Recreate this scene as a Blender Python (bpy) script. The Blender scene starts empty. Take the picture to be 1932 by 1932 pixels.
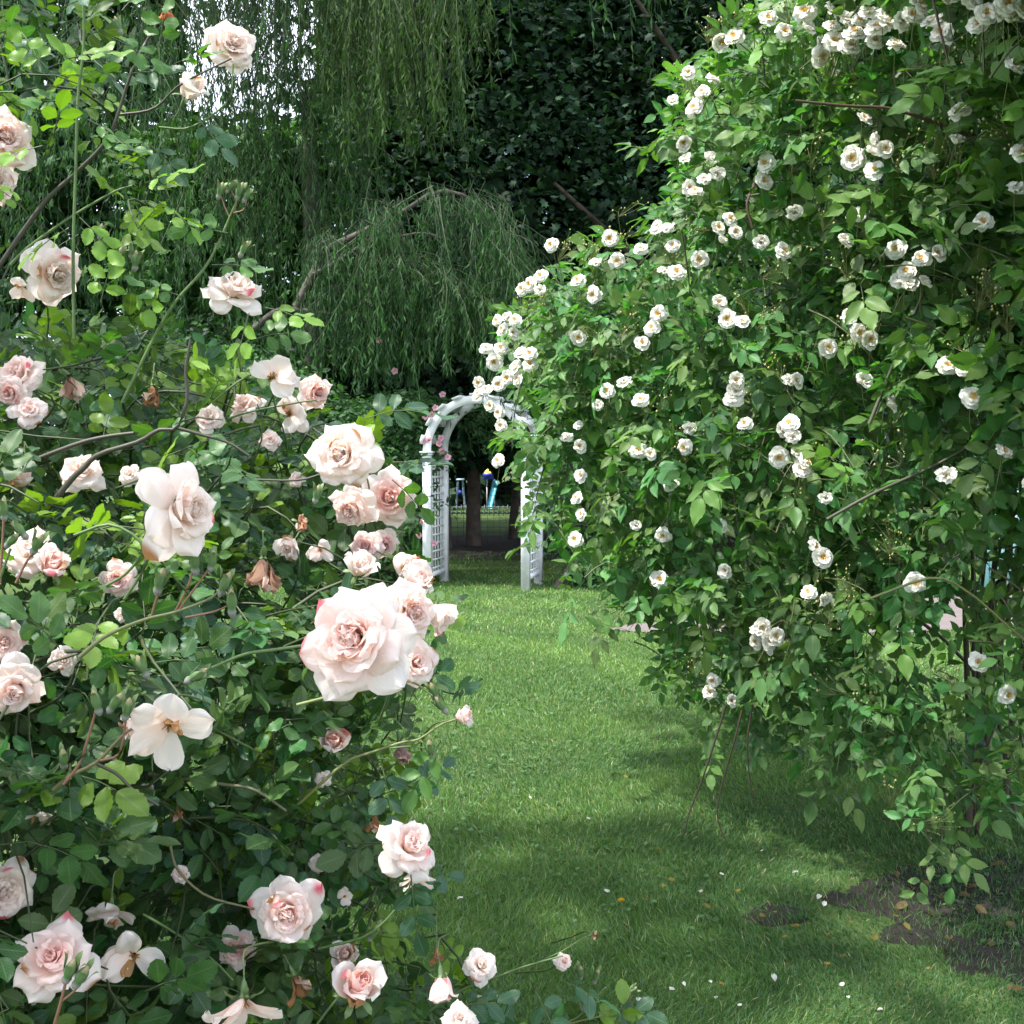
import bpy, math, random
import numpy as np
from mathutils import Vector
R = math.radians
rng = np.random.default_rng(7)
scn = bpy.context.scene
col = scn.collection
# ------------------------------------------------------------------ camera
CAMZ = 1.55; F = 2145.0; CX = 966.0; CY = 966.0; HOR = 850.0
T = math.atan((CY - HOR) / F)
cam_d = bpy.data.cameras.new('camera'); cam = bpy.data.objects.new('camera', cam_d); col.objects.link(cam)
cam_d.sensor_width = 36; cam_d.lens = 36 * F / 1932.0; cam_d.clip_end = 2000; cam_d.clip_start = 0.05
cam.location = (0, 0, CAMZ); cam.rotation_euler = (R(90) - T, 0, 0)
scn.camera = cam
# ------------------------------------------------------------------ world, sun, exposure
SUN = Vector((-0.45, -0.20, 1.0)).normalized()
SUN_EL = math.asin(SUN.z)
world = bpy.data.worlds.new('World'); scn.world = world; world.use_nodes = True
wn = world.node_tree; wn.nodes.clear()
sky = wn.nodes.new('ShaderNodeTexSky'); sky.sky_type = 'NISHITA'; sky.sun_disc = False
sky.sun_elevation = SUN_EL; sky.sun_rotation = math.atan2(SUN.x, SUN.y); sky.air_density = 1.0; sky.dust_density = 2.0
bgn = wn.nodes.new('ShaderNodeBackground'); bgn.inputs['Strength'].default_value = 0.148
out = wn.nodes.new('ShaderNodeOutputWorld')
tc = wn.nodes.new('ShaderNodeTexCoord'); nz = wn.nodes.new('ShaderNodeTexNoise'); nz.inputs['Scale'].default_value = 2.2; nz.inputs['Detail'].default_value = 5
rp = wn.nodes.new('ShaderNodeValToRGB'); rp.color_ramp.elements[0].position = 0.35; rp.color_ramp.elements[1].position = 0.62
mx = wn.nodes.new('ShaderNodeMix'); mx.data_type = 'RGBA'; mx.inputs[7].default_value = (7.6, 8.1, 9.3, 1)
wn.links.new(tc.outputs['Generated'], nz.inputs['Vector']); wn.links.new(nz.outputs['Fac'], rp.inputs['Fac'])
wn.links.new(rp.outputs['Color'], mx.inputs[0]); wn.links.new(sky.outputs['Color'], mx.inputs[6])
wn.links.new(mx.outputs[2], bgn.inputs['Color']); wn.links.new(bgn.outputs[0], out.inputs['Surface'])
sd = bpy.data.lights.new('sun', 'SUN'); sd.energy = 3.8; sd.angle = R(2.0); sd.color = (1.0, 0.96, 0.9)
sun = bpy.data.objects.new('sun', sd); col.objects.link(sun)
sun.rotation_euler = SUN.to_track_quat('Z', 'Y').to_euler()
scn.view_settings.view_transform = 'Standard'; scn.view_settings.look = 'None'
scn.view_settings.gamma = 1.0; scn.view_settings.exposure = 1.42
try:
    scn.cycles.max_bounces = 8; scn.cycles.diffuse_bounces = 6; scn.cycles.transparent_max_bounces = 4
except Exception: pass

# ------------------------------------------------------------------ helpers
def P(x, y, d):
    """a direction of view (in photo units, 1932 wide) at forward distance d -> world point"""
    x = np.asarray(x, float); y = np.asarray(y, float); d = np.asarray(d, float)
    dx = x - CX; dy = F * math.cos(T) - (y - CY) * math.sin(T); dz = -F * math.sin(T) - (y - CY) * math.cos(T)
    k = d / dy
    return np.stack(np.broadcast_arrays(dx * k, d, CAMZ + dz * k), -1)
def proj(p):
    p = np.asarray(p, float); q = p - np.array([0, 0, CAMZ])
    f = q[..., 1] * math.cos(T) - q[..., 2] * math.sin(T); u = q[..., 1] * math.sin(T) + q[..., 2] * math.cos(T)
    return CX + F * q[..., 0] / f, CY - F * u / f
def G(x, y):
    d = CAMZ * F / (y - HOR)
    p = P(x, y, d); q = np.array([0, 0, CAMZ]); k = CAMZ / (CAMZ - p[..., 2])
    return q + (p - q) * np.asarray(k)[..., None]
def norm(v):
    v = np.asarray(v, float); return v / np.maximum(np.linalg.norm(v, axis=-1, keepdims=True), 1e-9)
def in_poly(x, y, poly):
    inside = np.zeros(x.shape, bool); n = len(poly)
    for i in range(n):
        x0, y0 = poly[i]; x1, y1 = poly[(i + 1) % n]
        c = ((y0 > y) != (y1 > y)) & (x < (x1 - x0) * (y - y0) / (y1 - y0 + 1e-12) + x0)
        inside ^= c
    return inside
def poly_samples(poly, n):
    a = np.array(poly, float); lo = a.min(0); hi = a.max(0); xs = []; ys = []; c = 0
    while c < n:
        x = rng.uniform(lo[0], hi[0], n * 2); y = rng.uniform(lo[1], hi[1], n * 2)
        m = in_poly(x, y, poly); xs.append(x[m]); ys.append(y[m]); c += m.sum()
    return np.concatenate(xs)[:n], np.concatenate(ys)[:n]
_tab = rng.random((256, 256))
def vnoise(x, y, s):
    x = np.asarray(x) * s + 500; y = np.asarray(y) * s + 500
    xi = np.floor(x).astype(int); yi = np.floor(y).astype(int); fx = x - xi; fy = y - yi
    fx = fx * fx * (3 - 2 * fx); fy = fy * fy * (3 - 2 * fy)
    g = lambda i, j: _tab[(xi + i) % 256, (yi + j) % 256]
    return (g(0, 0) * (1 - fx) + g(1, 0) * fx) * (1 - fy) + (g(0, 1) * (1 - fx) + g(1, 1) * fx) * fy
def mesh_obj(name, V, Fc, mat, parent=None, C=None, UV=None, smooth=True):
    """V (n,3); Fc (m,k) array or list of such arrays; C per-vertex colours; UV per-vertex"""
    me = bpy.data.meshes.new(name)
    V = np.asarray(V, np.float32); Fl = [np.asarray(f, np.int32) for f in (Fc if isinstance(Fc, list) and isinstance(Fc[0], np.ndarray) else [Fc])]
    Fl = [f for f in Fl if len(f)]
    me.vertices.add(len(V)); me.vertices.foreach_set('co', V.ravel())
    li = np.concatenate([f.ravel() for f in Fl]); tot = np.concatenate([np.full(len(f), f.shape[1], np.int32) for f in Fl])
    st = np.concatenate([[0], np.cumsum(tot)[:-1]]).astype(np.int32)
    me.loops.add(len(li)); me.loops.foreach_set('vertex_index', li)
    me.polygons.add(len(tot)); me.polygons.foreach_set('loop_start', st)
    try: me.polygons.foreach_set('loop_total', tot)
    except Exception: pass
    if smooth: me.polygons.foreach_set('use_smooth', np.ones(len(tot), bool))
    me.update(calc_edges=True)
    if C is not None:
        C = np.asarray(C, np.float32)
        if C.shape[1] == 3: C = np.concatenate([C, np.ones((len(C), 1), np.float32)], 1)
        a = me.color_attributes.new('tint', 'FLOAT_COLOR', 'POINT'); a.data.foreach_set('color', C.ravel())
    if UV is not None:
        u = me.uv_layers.new(name='UVMap'); u.data.foreach_set('uv', np.asarray(UV, np.float32)[li].ravel())
    me.materials.append(mat)
    o = bpy.data.objects.new(name, me); col.objects.link(o)
    if parent is not None: o.parent = parent
    return o
def empty(name, loc=(0, 0, 0), rz=0):
    o = bpy.data.objects.new(name, None); col.objects.link(o); o.location = loc; o.rotation_euler = (0, 0, rz)
    o.empty_display_size = 0.1
    return o
def tag(o, label=None, cat=None, group=None, kind=None):
    if label: o['label'] = label
    if cat: o['category'] = cat
    if group: o['group'] = group
    if kind: o['kind'] = kind
    return o
class Acc:
    """collects pieces of one mesh"""
    def __init__(s): s.V = []; s.F = {}; s.C = []; s.UV = []; s.n = 0
    def add(s, V, Fc, C=None, UV=None):
        V = np.asarray(V, float); Fc = np.asarray(Fc, int)
        s.V.append(V); s.F.setdefault(Fc.shape[1], []).append(Fc + s.n)
        C = np.array([.5, .5, .5]) if C is None else np.asarray(C, float)
        s.C.append(np.broadcast_to(C, (len(V), 3))); s.UV.append(np.zeros((len(V), 2)) if UV is None else UV); s.n += len(V)
    def build(s, name, mat, parent=None, smooth=True):
        return mesh_obj(name, np.concatenate(s.V), [np.concatenate(f) for f in s.F.values()], mat, parent, np.concatenate(s.C), np.concatenate(s.UV), smooth)
def scatter(acc, tpl, O, X, Y, Z, S, C):
    """copies of the template (V, F, UV) with axes X, Y, Z at O, sizes S (n,) or (n,3), colours C (n,3)"""
    Vt, Ft, Ut = tpl; n = len(O)
    if n == 0: return
    S = np.asarray(S, float)
    if S.ndim == 1: S = np.stack([S] * 3, -1)
    L = Vt[None] * S[:, None, :]
    W = O[:, None, :] + L[..., 0:1] * X[:, None] + L[..., 1:2] * Y[:, None] + L[..., 2:3] * Z[:, None]
    k = len(Vt); Fa = Ft[None] + (np.arange(n) * k)[:, None, None]
    acc.add(W.reshape(-1, 3), Fa.reshape(-1, Ft.shape[1]), np.repeat(C, k, 0), np.tile(Ut, (n, 1)))
def frames(Yd, N):
    Y = norm(Yd); X = norm(np.cross(Y, N)); Z = np.cross(X, Y); return X, Y, Z
def tubes(acc, paths, radii, C, sides=5):
    """paths (n,k,3), radii (n,k)"""
    paths = np.asarray(paths, float); radii = np.asarray(radii, float); n, k, _ = paths.shape
    t = np.gradient(paths, axis=1); t = norm(t)
    ref = np.where(np.abs(t[..., 2:3]) > 0.9, np.array([1., 0, 0]), np.array([0, 0, 1.]))
    a = norm(np.cross(t, ref)); b = np.cross(t, a)
    th = np.arange(sides) / sides * 2 * math.pi
    V = paths[:, :, None] + radii[..., None, None] * (np.cos(th)[:, None] * a[:, :, None] + np.sin(th)[:, None] * b[:, :, None])
    i = np.arange(k - 1)[:, None] * sides; j = np.arange(sides)[None]
    f = np.stack([i + j, i + (j + 1) % sides, i + sides + (j + 1) % sides, i + sides + j], -1).reshape(-1, 4)
    Fa = f[None] + (np.arange(n) * k * sides)[:, None, None]
    C = np.asarray(C, float)
    Cc = np.broadcast_to(C, (n * k * sides, 3)) if C.ndim == 1 else np.repeat(C, k * sides, 0)
    acc.add(V.reshape(-1, 3), Fa.reshape(-1, 4), Cc)
def smooth_path(pts, m=14):
    p = np.asarray(pts, float)
    if len(p) < 3:
        t = np.linspace(0, 1, m)[:, None]; return p[0] * (1 - t) + p[-1] * t
    q = np.concatenate([[2 * p[0] - p[1]], p, [2 * p[-1] - p[-2]]]); outp = []
    for u in np.linspace(0, len(p) - 1 - 1e-6, m):
        i = int(u); f = u - i; a, b, c, d = q[i:i + 4]
        outp.append(0.5 * ((2 * b) + (c - a) * f + (2 * a - 5 * b + 4 * c - d) * f * f + (3 * b - a - 3 * c + d) * f ** 3))
    return np.array(outp)
def cane(acc, pts, r0, r1, C, m=14, sides=6):
    p = smooth_path(pts, m); tubes(acc, p[None], np.linspace(r0, r1, m)[None], C, sides)
    return p
def box(acc, c, s, C=None, rot=None):
    c = np.asarray(c, float); h = np.asarray(s, float) / 2
    v = np.array([[x, y, z] for x in (-1, 1) for y in (-1, 1) for z in (-1, 1)], float) * h
    if rot is not None: v = v @ np.asarray(rot).T
    acc.add(v + c, [[0, 1, 3, 2], [4, 6, 7, 5], [0, 4, 5, 1], [2, 3, 7, 6], [0, 2, 6, 4], [1, 5, 7, 3]], C)

# ------------------------------------------------------------------ materials
def mat_new(name):
    m = bpy.data.materials.new(name); m.use_nodes = True; nt = m.node_tree; nt.nodes.clear()
    return m, nt, nt.nodes.new('ShaderNodeOutputMaterial')
def leaf_mat(name, rough=.4, trans=.3, tcol=(1.5, 1.9, .5), spec=.5, veins=0.0, noise=0.0):
    m, nt, o = mat_new(name); N = nt.nodes; Lk = nt.links
    at = N.new('ShaderNodeAttribute'); at.attribute_name = 'tint'
    pb = N.new('ShaderNodeBsdfPrincipled'); pb.inputs['Roughness'].default_value = rough; pb.inputs['Specular IOR Level'].default_value = spec
    src = at.outputs['Color']
    if veins > 0:
        uv = N.new('ShaderNodeUVMap'); sp = N.new('ShaderNodeSeparateXYZ'); Lk.new(uv.outputs[0], sp.inputs[0])
        def mth(op, a, b=None):
            n = N.new('ShaderNodeMath'); n.operation = op
            for i, v in enumerate((a, b)):
                if v is None: continue
                if isinstance(v, (int, float)): n.inputs[i].default_value = v
                else: Lk.new(v, n.inputs[i])
            return n.outputs[0]
        ax = mth('ABSOLUTE', mth('SUBTRACT', sp.outputs[0], .5))
        mid = mth('LESS_THAN', ax, .03)
        sidev = mth('SINE', mth('MULTIPLY', mth('SUBTRACT', sp.outputs[1], mth('MULTIPLY', ax, .7)), 44.0))
        sv = mth('GREATER_THAN', sidev, .86)
        f = mth('MULTIPLY', mth('MAXIMUM', mid, mth('MULTIPLY', sv, .5)), veins)
        mixn = N.new('ShaderNodeMix'); mixn.data_type = 'RGBA'; Lk.new(f, mixn.inputs[0]); Lk.new(src, mixn.inputs[6])
        mixn.inputs[7].default_value = (.16, .24, .10, 1); src = mixn.outputs[2]
        bp = N.new('ShaderNodeBump'); bp.inputs['Strength'].default_value = .5; bp.inputs['Distance'].default_value = .002
        Lk.new(mth('SUBTRACT', 1.0, mth('MAXIMUM', mid, mth('MULTIPLY', sv, .6))), bp.inputs['Height']); Lk.new(bp.outputs[0], pb.inputs['Normal'])
    if noise > 0:
        tcn = N.new('ShaderNodeTexCoord'); n = N.new('ShaderNodeTexNoise'); n.inputs['Scale'].default_value = 90; Lk.new(tcn.outputs['Object'], n.inputs['Vector'])
        mr = N.new('ShaderNodeMapRange'); mr.inputs[3].default_value = 1 - noise; mr.inputs[4].default_value = 1 + noise; Lk.new(n.outputs['Fac'], mr.inputs[0])
        vm = N.new('ShaderNodeVectorMath'); vm.operation = 'SCALE'; Lk.new(src, vm.inputs[0]); Lk.new(mr.outputs[0], vm.inputs['Scale']); src = vm.outputs[0]
    Lk.new(src, pb.inputs['Base Color'])
    tr = N.new('ShaderNodeBsdfTranslucent'); vm2 = N.new('ShaderNodeVectorMath'); vm2.operation = 'MULTIPLY'
    Lk.new(src, vm2.inputs[0]); vm2.inputs[1].default_value = tcol; Lk.new(vm2.outputs[0], tr.inputs['Color'])
    ms = N.new('ShaderNodeMixShader'); ms.inputs[0].default_value = trans
    Lk.new(pb.outputs[0], ms.inputs[1]); Lk.new(tr.outputs[0], ms.inputs[2]); Lk.new(ms.outputs[0], o.inputs['Surface'])
    return m
def plain(name, c, rough=.6, noise=.25, scale=30, bump=.0, spec=.4):
    m, nt, o = mat_new(name); N = nt.nodes; Lk = nt.links
    pb = N.new('ShaderNodeBsdfPrincipled'); pb.inputs['Roughness'].default_value = rough; pb.inputs['Specular IOR Level'].default_value = spec
    tcn = N.new('ShaderNodeTexCoord'); n = N.new('ShaderNodeTexNoise'); n.inputs['Scale'].default_value = scale; n.inputs['Detail'].default_value = 6
    Lk.new(tcn.outputs['Object'], n.inputs['Vector'])
    mr = N.new('ShaderNodeValToRGB'); e = mr.color_ramp.elements; e[0].position = .3; e[1].position = .7
    e[0].color = tuple(v * (1 - noise) for v in c) + (1,); e[1].color = tuple(min(v * (1 + noise), .95) for v in c) + (1,)
    Lk.new(n.outputs['Fac'], mr.inputs[0]); Lk.new(mr.outputs[0], pb.inputs['Base Color'])
    if bump:
        bp = N.new('ShaderNodeBump'); bp.inputs['Strength'].default_value = bump; bp.inputs['Distance'].default_value = .02
        Lk.new(n.outputs['Fac'], bp.inputs['Height']); Lk.new(bp.outputs[0], pb.inputs['Normal'])
    Lk.new(pb.outputs[0], o.inputs['Surface']); return m
M_roseleaf = leaf_mat('rose_leaf', .46, .30, (1.9, 2.1, .45), .38, veins=.35)
M_whiteleaf = leaf_mat('rambler_leaf', .48, .32, (1.5, 2.0, .6), .34, veins=.3)
M_farleaf = leaf_mat('tree_leaf', .6, .2, (1.5, 1.9, .5), .2)
M_willow = leaf_mat('willow_leaf', .65, .28, (1.5, 2.0, .5), .15)
M_grass = leaf_mat('grass_blade', .45, .3, (1.3, 1.5, .5), .35)
M_petal = leaf_mat('rose_petal', .65, .52, (1.12, .98, .92), .25, noise=.03)
def crinkle(m, st):
    nt = m.node_tree; N = nt.nodes; uv = N.new('ShaderNodeUVMap'); mp = N.new('ShaderNodeMapping'); mp.inputs['Scale'].default_value = (26, 2.2, 1)
    n = N.new('ShaderNodeTexNoise'); n.inputs['Scale'].default_value = 1.0; n.inputs['Detail'].default_value = 3; b = N.new('ShaderNodeBump'); b.inputs['Strength'].default_value = st; b.inputs['Distance'].default_value = .0015
    nt.links.new(uv.outputs[0], mp.inputs[0]); nt.links.new(mp.outputs[0], n.inputs['Vector']); nt.links.new(n.outputs['Fac'], b.inputs['Height'])
    for q in N:
        if q.type in ('BSDF_PRINCIPLED', 'BSDF_TRANSLUCENT'): nt.links.new(b.outputs[0], q.inputs['Normal'])
crinkle(M_petal, .55)
M_white = leaf_mat('white_petal', .55, .3, (1.02, 1.0, .92), .25)
M_stem = leaf_mat('rose_stem', .5, .05, (1, 1, 1), .4, noise=.25)
M_bark = plain('bark', (.075, .058, .045), .9, .45, 9, 1.0)
M_wbark = plain('willow_bark', (.065, .058, .046), .9, .35, 14, .8)
M_paint = plain('white_paint', (.72, .72, .73), .55, .14, 9, .1)
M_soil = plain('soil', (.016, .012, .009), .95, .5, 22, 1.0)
M_moss = plain('moss', (.10, .11, .03), .95, .5, 40, .8)
M_pave = plain('paving', (.14, .115, .11), .85, .12, 12, .2)

# ------------------------------------------------------------------ ground
def ground_mat():
    m, nt, o = mat_new('lawn'); N = nt.nodes; Lk = nt.links
    pb = N.new('ShaderNodeBsdfPrincipled'); pb.inputs['Roughness'].default_value = .9; pb.inputs['Specular IOR Level'].default_value = .15
    tcn = N.new('ShaderNodeTexCoord'); n = N.new('ShaderNodeTexNoise'); n.inputs['Scale'].default_value = 1.1; n.inputs['Detail'].default_value = 9; n.inputs['Roughness'].default_value = .7
    n2 = N.new('ShaderNodeTexNoise'); n2.inputs['Scale'].default_value = 60; n2.inputs['Detail'].default_value = 4
    for q in (n, n2): Lk.new(tcn.outputs['Object'], q.inputs['Vector'])
    r = N.new('ShaderNodeValToRGB'); e = r.color_ramp.elements; e[0].position = .36; e[1].position = .66
    e[0].color = (.05, .09, .028, 1); e[1].color = (.11, .17, .05, 1); Lk.new(n.outputs['Fac'], r.inputs[0])
    mm = N.new('ShaderNodeMix'); mm.data_type = 'RGBA'; mm.blend_type = 'MULTIPLY'; mm.inputs[0].default_value = .5
    Lk.new(r.outputs[0], mm.inputs[6]); Lk.new(n2.outputs['Color'], mm.inputs[7]); Lk.new(mm.outputs[2], pb.inputs['Base Color'])
    bp = N.new('ShaderNodeBump'); bp.inputs['Strength'].default_value = .8; bp.inputs['Distance'].default_value = .03
    Lk.new(n2.outputs['Fac'], bp.inputs['Height']); Lk.new(bp.outputs[0], pb.inputs['Normal']); Lk.new(pb.outputs[0], o.inputs['Surface']); return m
s = 400.0
g = mesh_obj('ground', [[-s, -s, 0], [s, -s, 0], [s, s, 0], [-s, s, 0]], [[0, 1, 2, 3]], ground_mat()); tag(g, kind='structure')
def sheet(name, pts, z, mat, wob=.12, m=90):
    a = np.array(list(pts) + [pts[0]], float); seg = []
    for i in range(len(a) - 1):
        for t in np.linspace(0, 1, m // len(pts), endpoint=False): seg.append(a[i] * (1 - t) + a[i + 1] * t)
    sarr = np.array(seg)[:, :2]; c = sarr.mean(0)
    w = 1 + wob * (vnoise(sarr[:, 0], sarr[:, 1], 2.3) - .5) * 2 + wob * .6 * (vnoise(sarr[:, 0], sarr[:, 1], 7.1) - .5) * 2
    sarr = c + (sarr - c) * w[:, None]; n = len(sarr)
    V = np.concatenate([np.c_[sarr, np.full(n, z)], [[c[0], c[1], z]]])
    o = mesh_obj(name, V, [[i, (i + 1) % n, n] for i in range(n)], mat, smooth=False); tag(o, kind='structure'); return sarr
def rough(name, pts, mat, res, h, wob=.12, m=90):
    a = np.array(list(pts) + [pts[0]], float)[:, :2]; seg = []
    for i in range(len(a) - 1):
        for t in np.linspace(0, 1, m // len(pts), endpoint=False): seg.append(a[i] * (1 - t) + a[i + 1] * t)
    sa = np.array(seg); c = sa.mean(0); w = 1 + wob * (vnoise(sa[:, 0], sa[:, 1], 2.3) - .5) * 2 + wob * .8 * (vnoise(sa[:, 0], sa[:, 1], 7.1) - .5) * 2; sa = c + (sa - c) * w[:, None]
    lo = sa.min(0); hi = sa.max(0); nx, ny = [int((hi[i] - lo[i]) / res) + 1 for i in (0, 1)]
    X, Y = np.meshgrid(np.linspace(lo[0], hi[0], nx), np.linspace(lo[1], hi[1], ny)); ins = in_poly(X.ravel(), Y.ravel(), [tuple(q) for q in sa]).reshape(X.shape)
    dist = np.full(X.shape, 9.)
    for q in sa: dist = np.minimum(dist, np.hypot(X - q[0], Y - q[1]))
    dist = np.where(ins, dist, -dist)
    Z = h * (vnoise(X, Y, 9) * .8 + vnoise(X, Y, 23) * .6 + vnoise(X, Y, 51) * .5) - .45 * h + np.clip(dist * .35 - .01, -.03, .006)
    V = np.stack([X, Y, Z], -1).reshape(-1, 3); idx = np.arange(nx * ny).reshape(ny, nx); q = np.stack([idx[:-1, :-1], idx[:-1, 1:], idx[1:, 1:], idx[1:, :-1]], -1).reshape(-1, 4)
    q = q[(Z.ravel()[q] > -.004).any(1) & (dist.ravel()[q] > -.05).all(1)]
    o = mesh_obj(name, V, q, mat); tag(o, kind='structure'); return sa
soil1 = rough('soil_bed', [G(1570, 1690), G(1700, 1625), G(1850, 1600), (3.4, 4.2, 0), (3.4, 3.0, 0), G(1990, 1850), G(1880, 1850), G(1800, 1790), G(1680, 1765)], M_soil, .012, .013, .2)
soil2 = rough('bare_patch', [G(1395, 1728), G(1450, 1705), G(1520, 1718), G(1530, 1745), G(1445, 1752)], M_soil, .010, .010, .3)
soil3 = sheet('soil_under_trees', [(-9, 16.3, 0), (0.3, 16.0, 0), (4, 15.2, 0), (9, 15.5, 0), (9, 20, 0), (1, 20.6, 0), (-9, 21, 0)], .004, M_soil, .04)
path = np.array([[.86, 9.75], [1.1, 9.62], [2.0, 9.5], [3.4, 9.6], [5.2, 10.3], [8.5, 12.5], [8.5, 14.3], [5.0, 12.3], [3.2, 11.0], [1.9, 10.35], [1.05, 10.05]])
path_o = sheet('path', [(a, b, 0) for a, b in path], .008, M_pave, .01, 110)

# ------------------------------------------------------------------ grass blades
T_small0 = (np.array([[0, 0, 0], [.5, .45, .08], [0, 1, 0], [-.5, .45, .08]], float), np.array([[0, 1, 2, 3]]), np.array([[.5, 0], [1, .4], [.5, 1], [0, .4]], float))
def grass():
    acc = Acc()
    bands = [(2.5, 4.2, 90000, .036, .0024), (4.2, 6.5, 105000, .034, .0032), (6.5, 9.5, 90000, .033, .0048), (9.5, 14.2, 70000, .036, .008), (14.2, 17, 9000, .05, .011)]
    for d0, d1, n, h, w in bands:
        d = np.sqrt(rng.uniform(d0 ** 2, d1 ** 2, n)); x = rng.uniform(-.31, .52, n) * d + rng.uniform(-.2, .2, n)
        keep = np.ones(n, bool)
        for sp, dens in ((soil1, .8), (soil2, .9)):
            ins = in_poly(x, d, [tuple(q) for q in sp]); keep &= ~ins | (rng.random(n) < dens * np.where(vnoise(x, d, 5.0) > .5, 2.0, .45))
        ins = in_poly(x, d, [tuple(q) for q in path_o]); keep &= ~ins
        thin = vnoise(x, d, 1.6); keep &= (thin > .2) | (rng.random(n) < .5) | (x < .6)
        x = x[keep]; d = d[keep]; n = len(x)
        b1 = vnoise(x, d, .9); b2 = vnoise(x + 30, d * 1.0, 3.1)
        band = .5 + .5 * np.sin((d * 1.0 + x * .55) * 4.2 + 2.2 * vnoise(x, d, .6) * 3)
        t = np.clip(.55 * b1 + .3 * b2 - .16 + .6 * band * np.clip((d - 4) / 3, 0, 1) + rng.normal(0, .16, n), 0, 1)[:, None]
        A = np.array([.040, .112, .030]); B = np.array([.160, .280, .066])
        C = A * (1 - t) + B * t
        st = rng.random(n) < .035; C[st] = np.array([.33, .32, .15]); bl = rng.random(n) < .12; C[bl] = np.array([.085, .16, .085])
        C = C * rng.uniform(.75, 1.25, (n, 1))
        ang = rng.uniform(0, 2 * math.pi, n); X = np.stack([np.cos(ang), np.sin(ang), 0 * ang], -1)
        tilt = rng.uniform(.15, 1.05, n); ta = rng.uniform(0, 2 * math.pi, n) ; 
        tx = np.cos(ta); ty = np.sin(ta)
        comb = (vnoise(x + 9, d + 3, 2.0) - .5) * 1.4
        Y = norm(np.stack([tx * tilt + comb, ty * tilt, np.ones(n)], -1)); Z = norm(np.cross(X, Y)); X = np.cross(Y, Z)
        tpl = (np.array([[-.5, 0, 0], [.5, 0, 0], [.38, .55, .10], [-.38, .55, .10], [0, 1, .42]], float), None, None)
        H = h * rng.uniform(.55, 1.3, n) * (1 - .25 * (b1 < .3)); Wd = w * rng.uniform(.7, 1.4, n)
        O = np.stack([x, d, np.where(in_poly(x, d, [tuple(q) for q in soil1]) | in_poly(x, d, [tuple(q) for q in soil2]), .009, -.002)], -1)
        S = np.stack([Wd, H, H], -1); L = tpl[0][None] * S[:, None]
        V = O[:, None] + L[..., 0:1] * X[:, None] + L[..., 1:2] * Y[:, None] + L[..., 2:3] * Z[:, None]
        base = (np.arange(n) * 5)[:, None]
        V = V.reshape(-1, 3); Cc = np.repeat(C, 5, 0)
        acc.V.append(V); acc.C.append(Cc); acc.UV.append(np.zeros((len(V), 2)))
        acc.F.setdefault(4, []).append(base + np.array([[0, 1, 2, 3]]) + acc.n); acc.F.setdefault(3, []).append(base + np.array([[3, 2, 4]]) + acc.n); acc.n += len(V)
    n = 2600; d = np.sqrt(rng.uniform(6.5, 60, n)); x = rng.uniform(-.2, .5, n) * d; m = vnoise(x, d, 1.9) > .6; x = x[m]; d = d[m]; n = len(x)
    for q in range(3):
        th = q * 2.1 + rng.uniform(0, 6.28, n); Yd = np.stack([np.cos(th), np.sin(th), rng.uniform(.1, .5, n)], -1); X, Y, Z = frames(Yd, np.array([0, 0, 1.]) + rng.normal(0, .2, (n, 3)))
        scatter(acc, T_small0, np.stack([x, d, np.full(n, .014)], -1), X, Y, Z, rng.uniform(.010, .024, n), np.array([.07, .15, .05]) * rng.uniform(.7, 1.3, (n, 1)))
    o = acc.build('grass', M_grass); tag(o, 'short mown green lawn grass with paler streaks between the rose bushes', 'grass', kind='stuff')
grass()

# ------------------------------------------------------------------ templates
def leaf_tpl(cols, rows, width, fold=.12, droop=.16, wave=.03, wtab=None, saw=0):
    v = np.linspace(0, 1, rows)
    wt = wtab or ([0, .12, .35, .6, .82, .94, 1], [.08, .55, .95, 1, .68, .34, .0])
    w = np.interp(v, *wt) * width / 2
    u = np.linspace(-1, 1, cols)
    U, Vv = np.meshgrid(u, v); X = U * w[:, None]; Y = Vv
    if saw: X = X * (1 + saw * (np.abs(U) > .99) * np.where(np.arange(rows) % 2, 1, -1)[:, None] * (v < .97)[:, None])
    Z = np.abs(U) * w[:, None] * 2 * fold - droop * Vv ** 2 + wave * np.sin(Vv * 9) * np.abs(U)
    V = np.stack([X, Y, Z], -1).reshape(-1, 3); uv = np.stack([(U + 1) / 2, Vv], -1).reshape(-1, 2)
    i = np.arange(rows - 1)[:, None] * cols; j = np.arange(cols - 1)[None]
    f = np.stack([i + j, i + j + 1, i + cols + j + 1, i + cols + j], -1).reshape(-1, 4)
    return V, f, uv
T_rose = leaf_tpl(5, 14, .60, .14, .15, saw=.07)
T_rose2 = leaf_tpl(5, 14, .66, -.06, .05, .05, saw=.07)
WT = ([0, .12, .35, .55, .78, .92, 1], [.08, .6, 1, .92, .5, .2, .0])
T_ramb = leaf_tpl(5, 12, .50, .18, .2, wtab=WT, saw=.07)
T_ramb2 = leaf_tpl(5, 12, .56, .05, .3, .04, wtab=WT, saw=.07)
T_small = leaf_tpl(3, 4, .55, .2, .15)
T_thin = (np.array([[0, 0, 0], [.5, .4, .06], [0, 1, -.1], [-.5, .4, .06]], float), np.array([[0, 1, 2, 3]]), np.array([[.5, 0], [1, .4], [.5, 1], [0, .4]], float))
_a = [(0, 0), (.32, -.06), (.24, .12), (.56, .25), (.36, .42), (.44, .72), (.17, .60), (0, 1.0), (-.17, .60), (-.44, .72), (-.36, .42), (-.56, .25), (-.24, .12), (-.32, -.06)]
_v = np.array([[a, b, -.25 * abs(a) - .15 * b * b] for a, b in _a] + [[0, .35, .03]], float); _n = len(_a)
T_maple = (_v, np.array([[i, (i + 1) % _n, _n] for i in range(_n)]), _v[:, :2] + .5)

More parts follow.
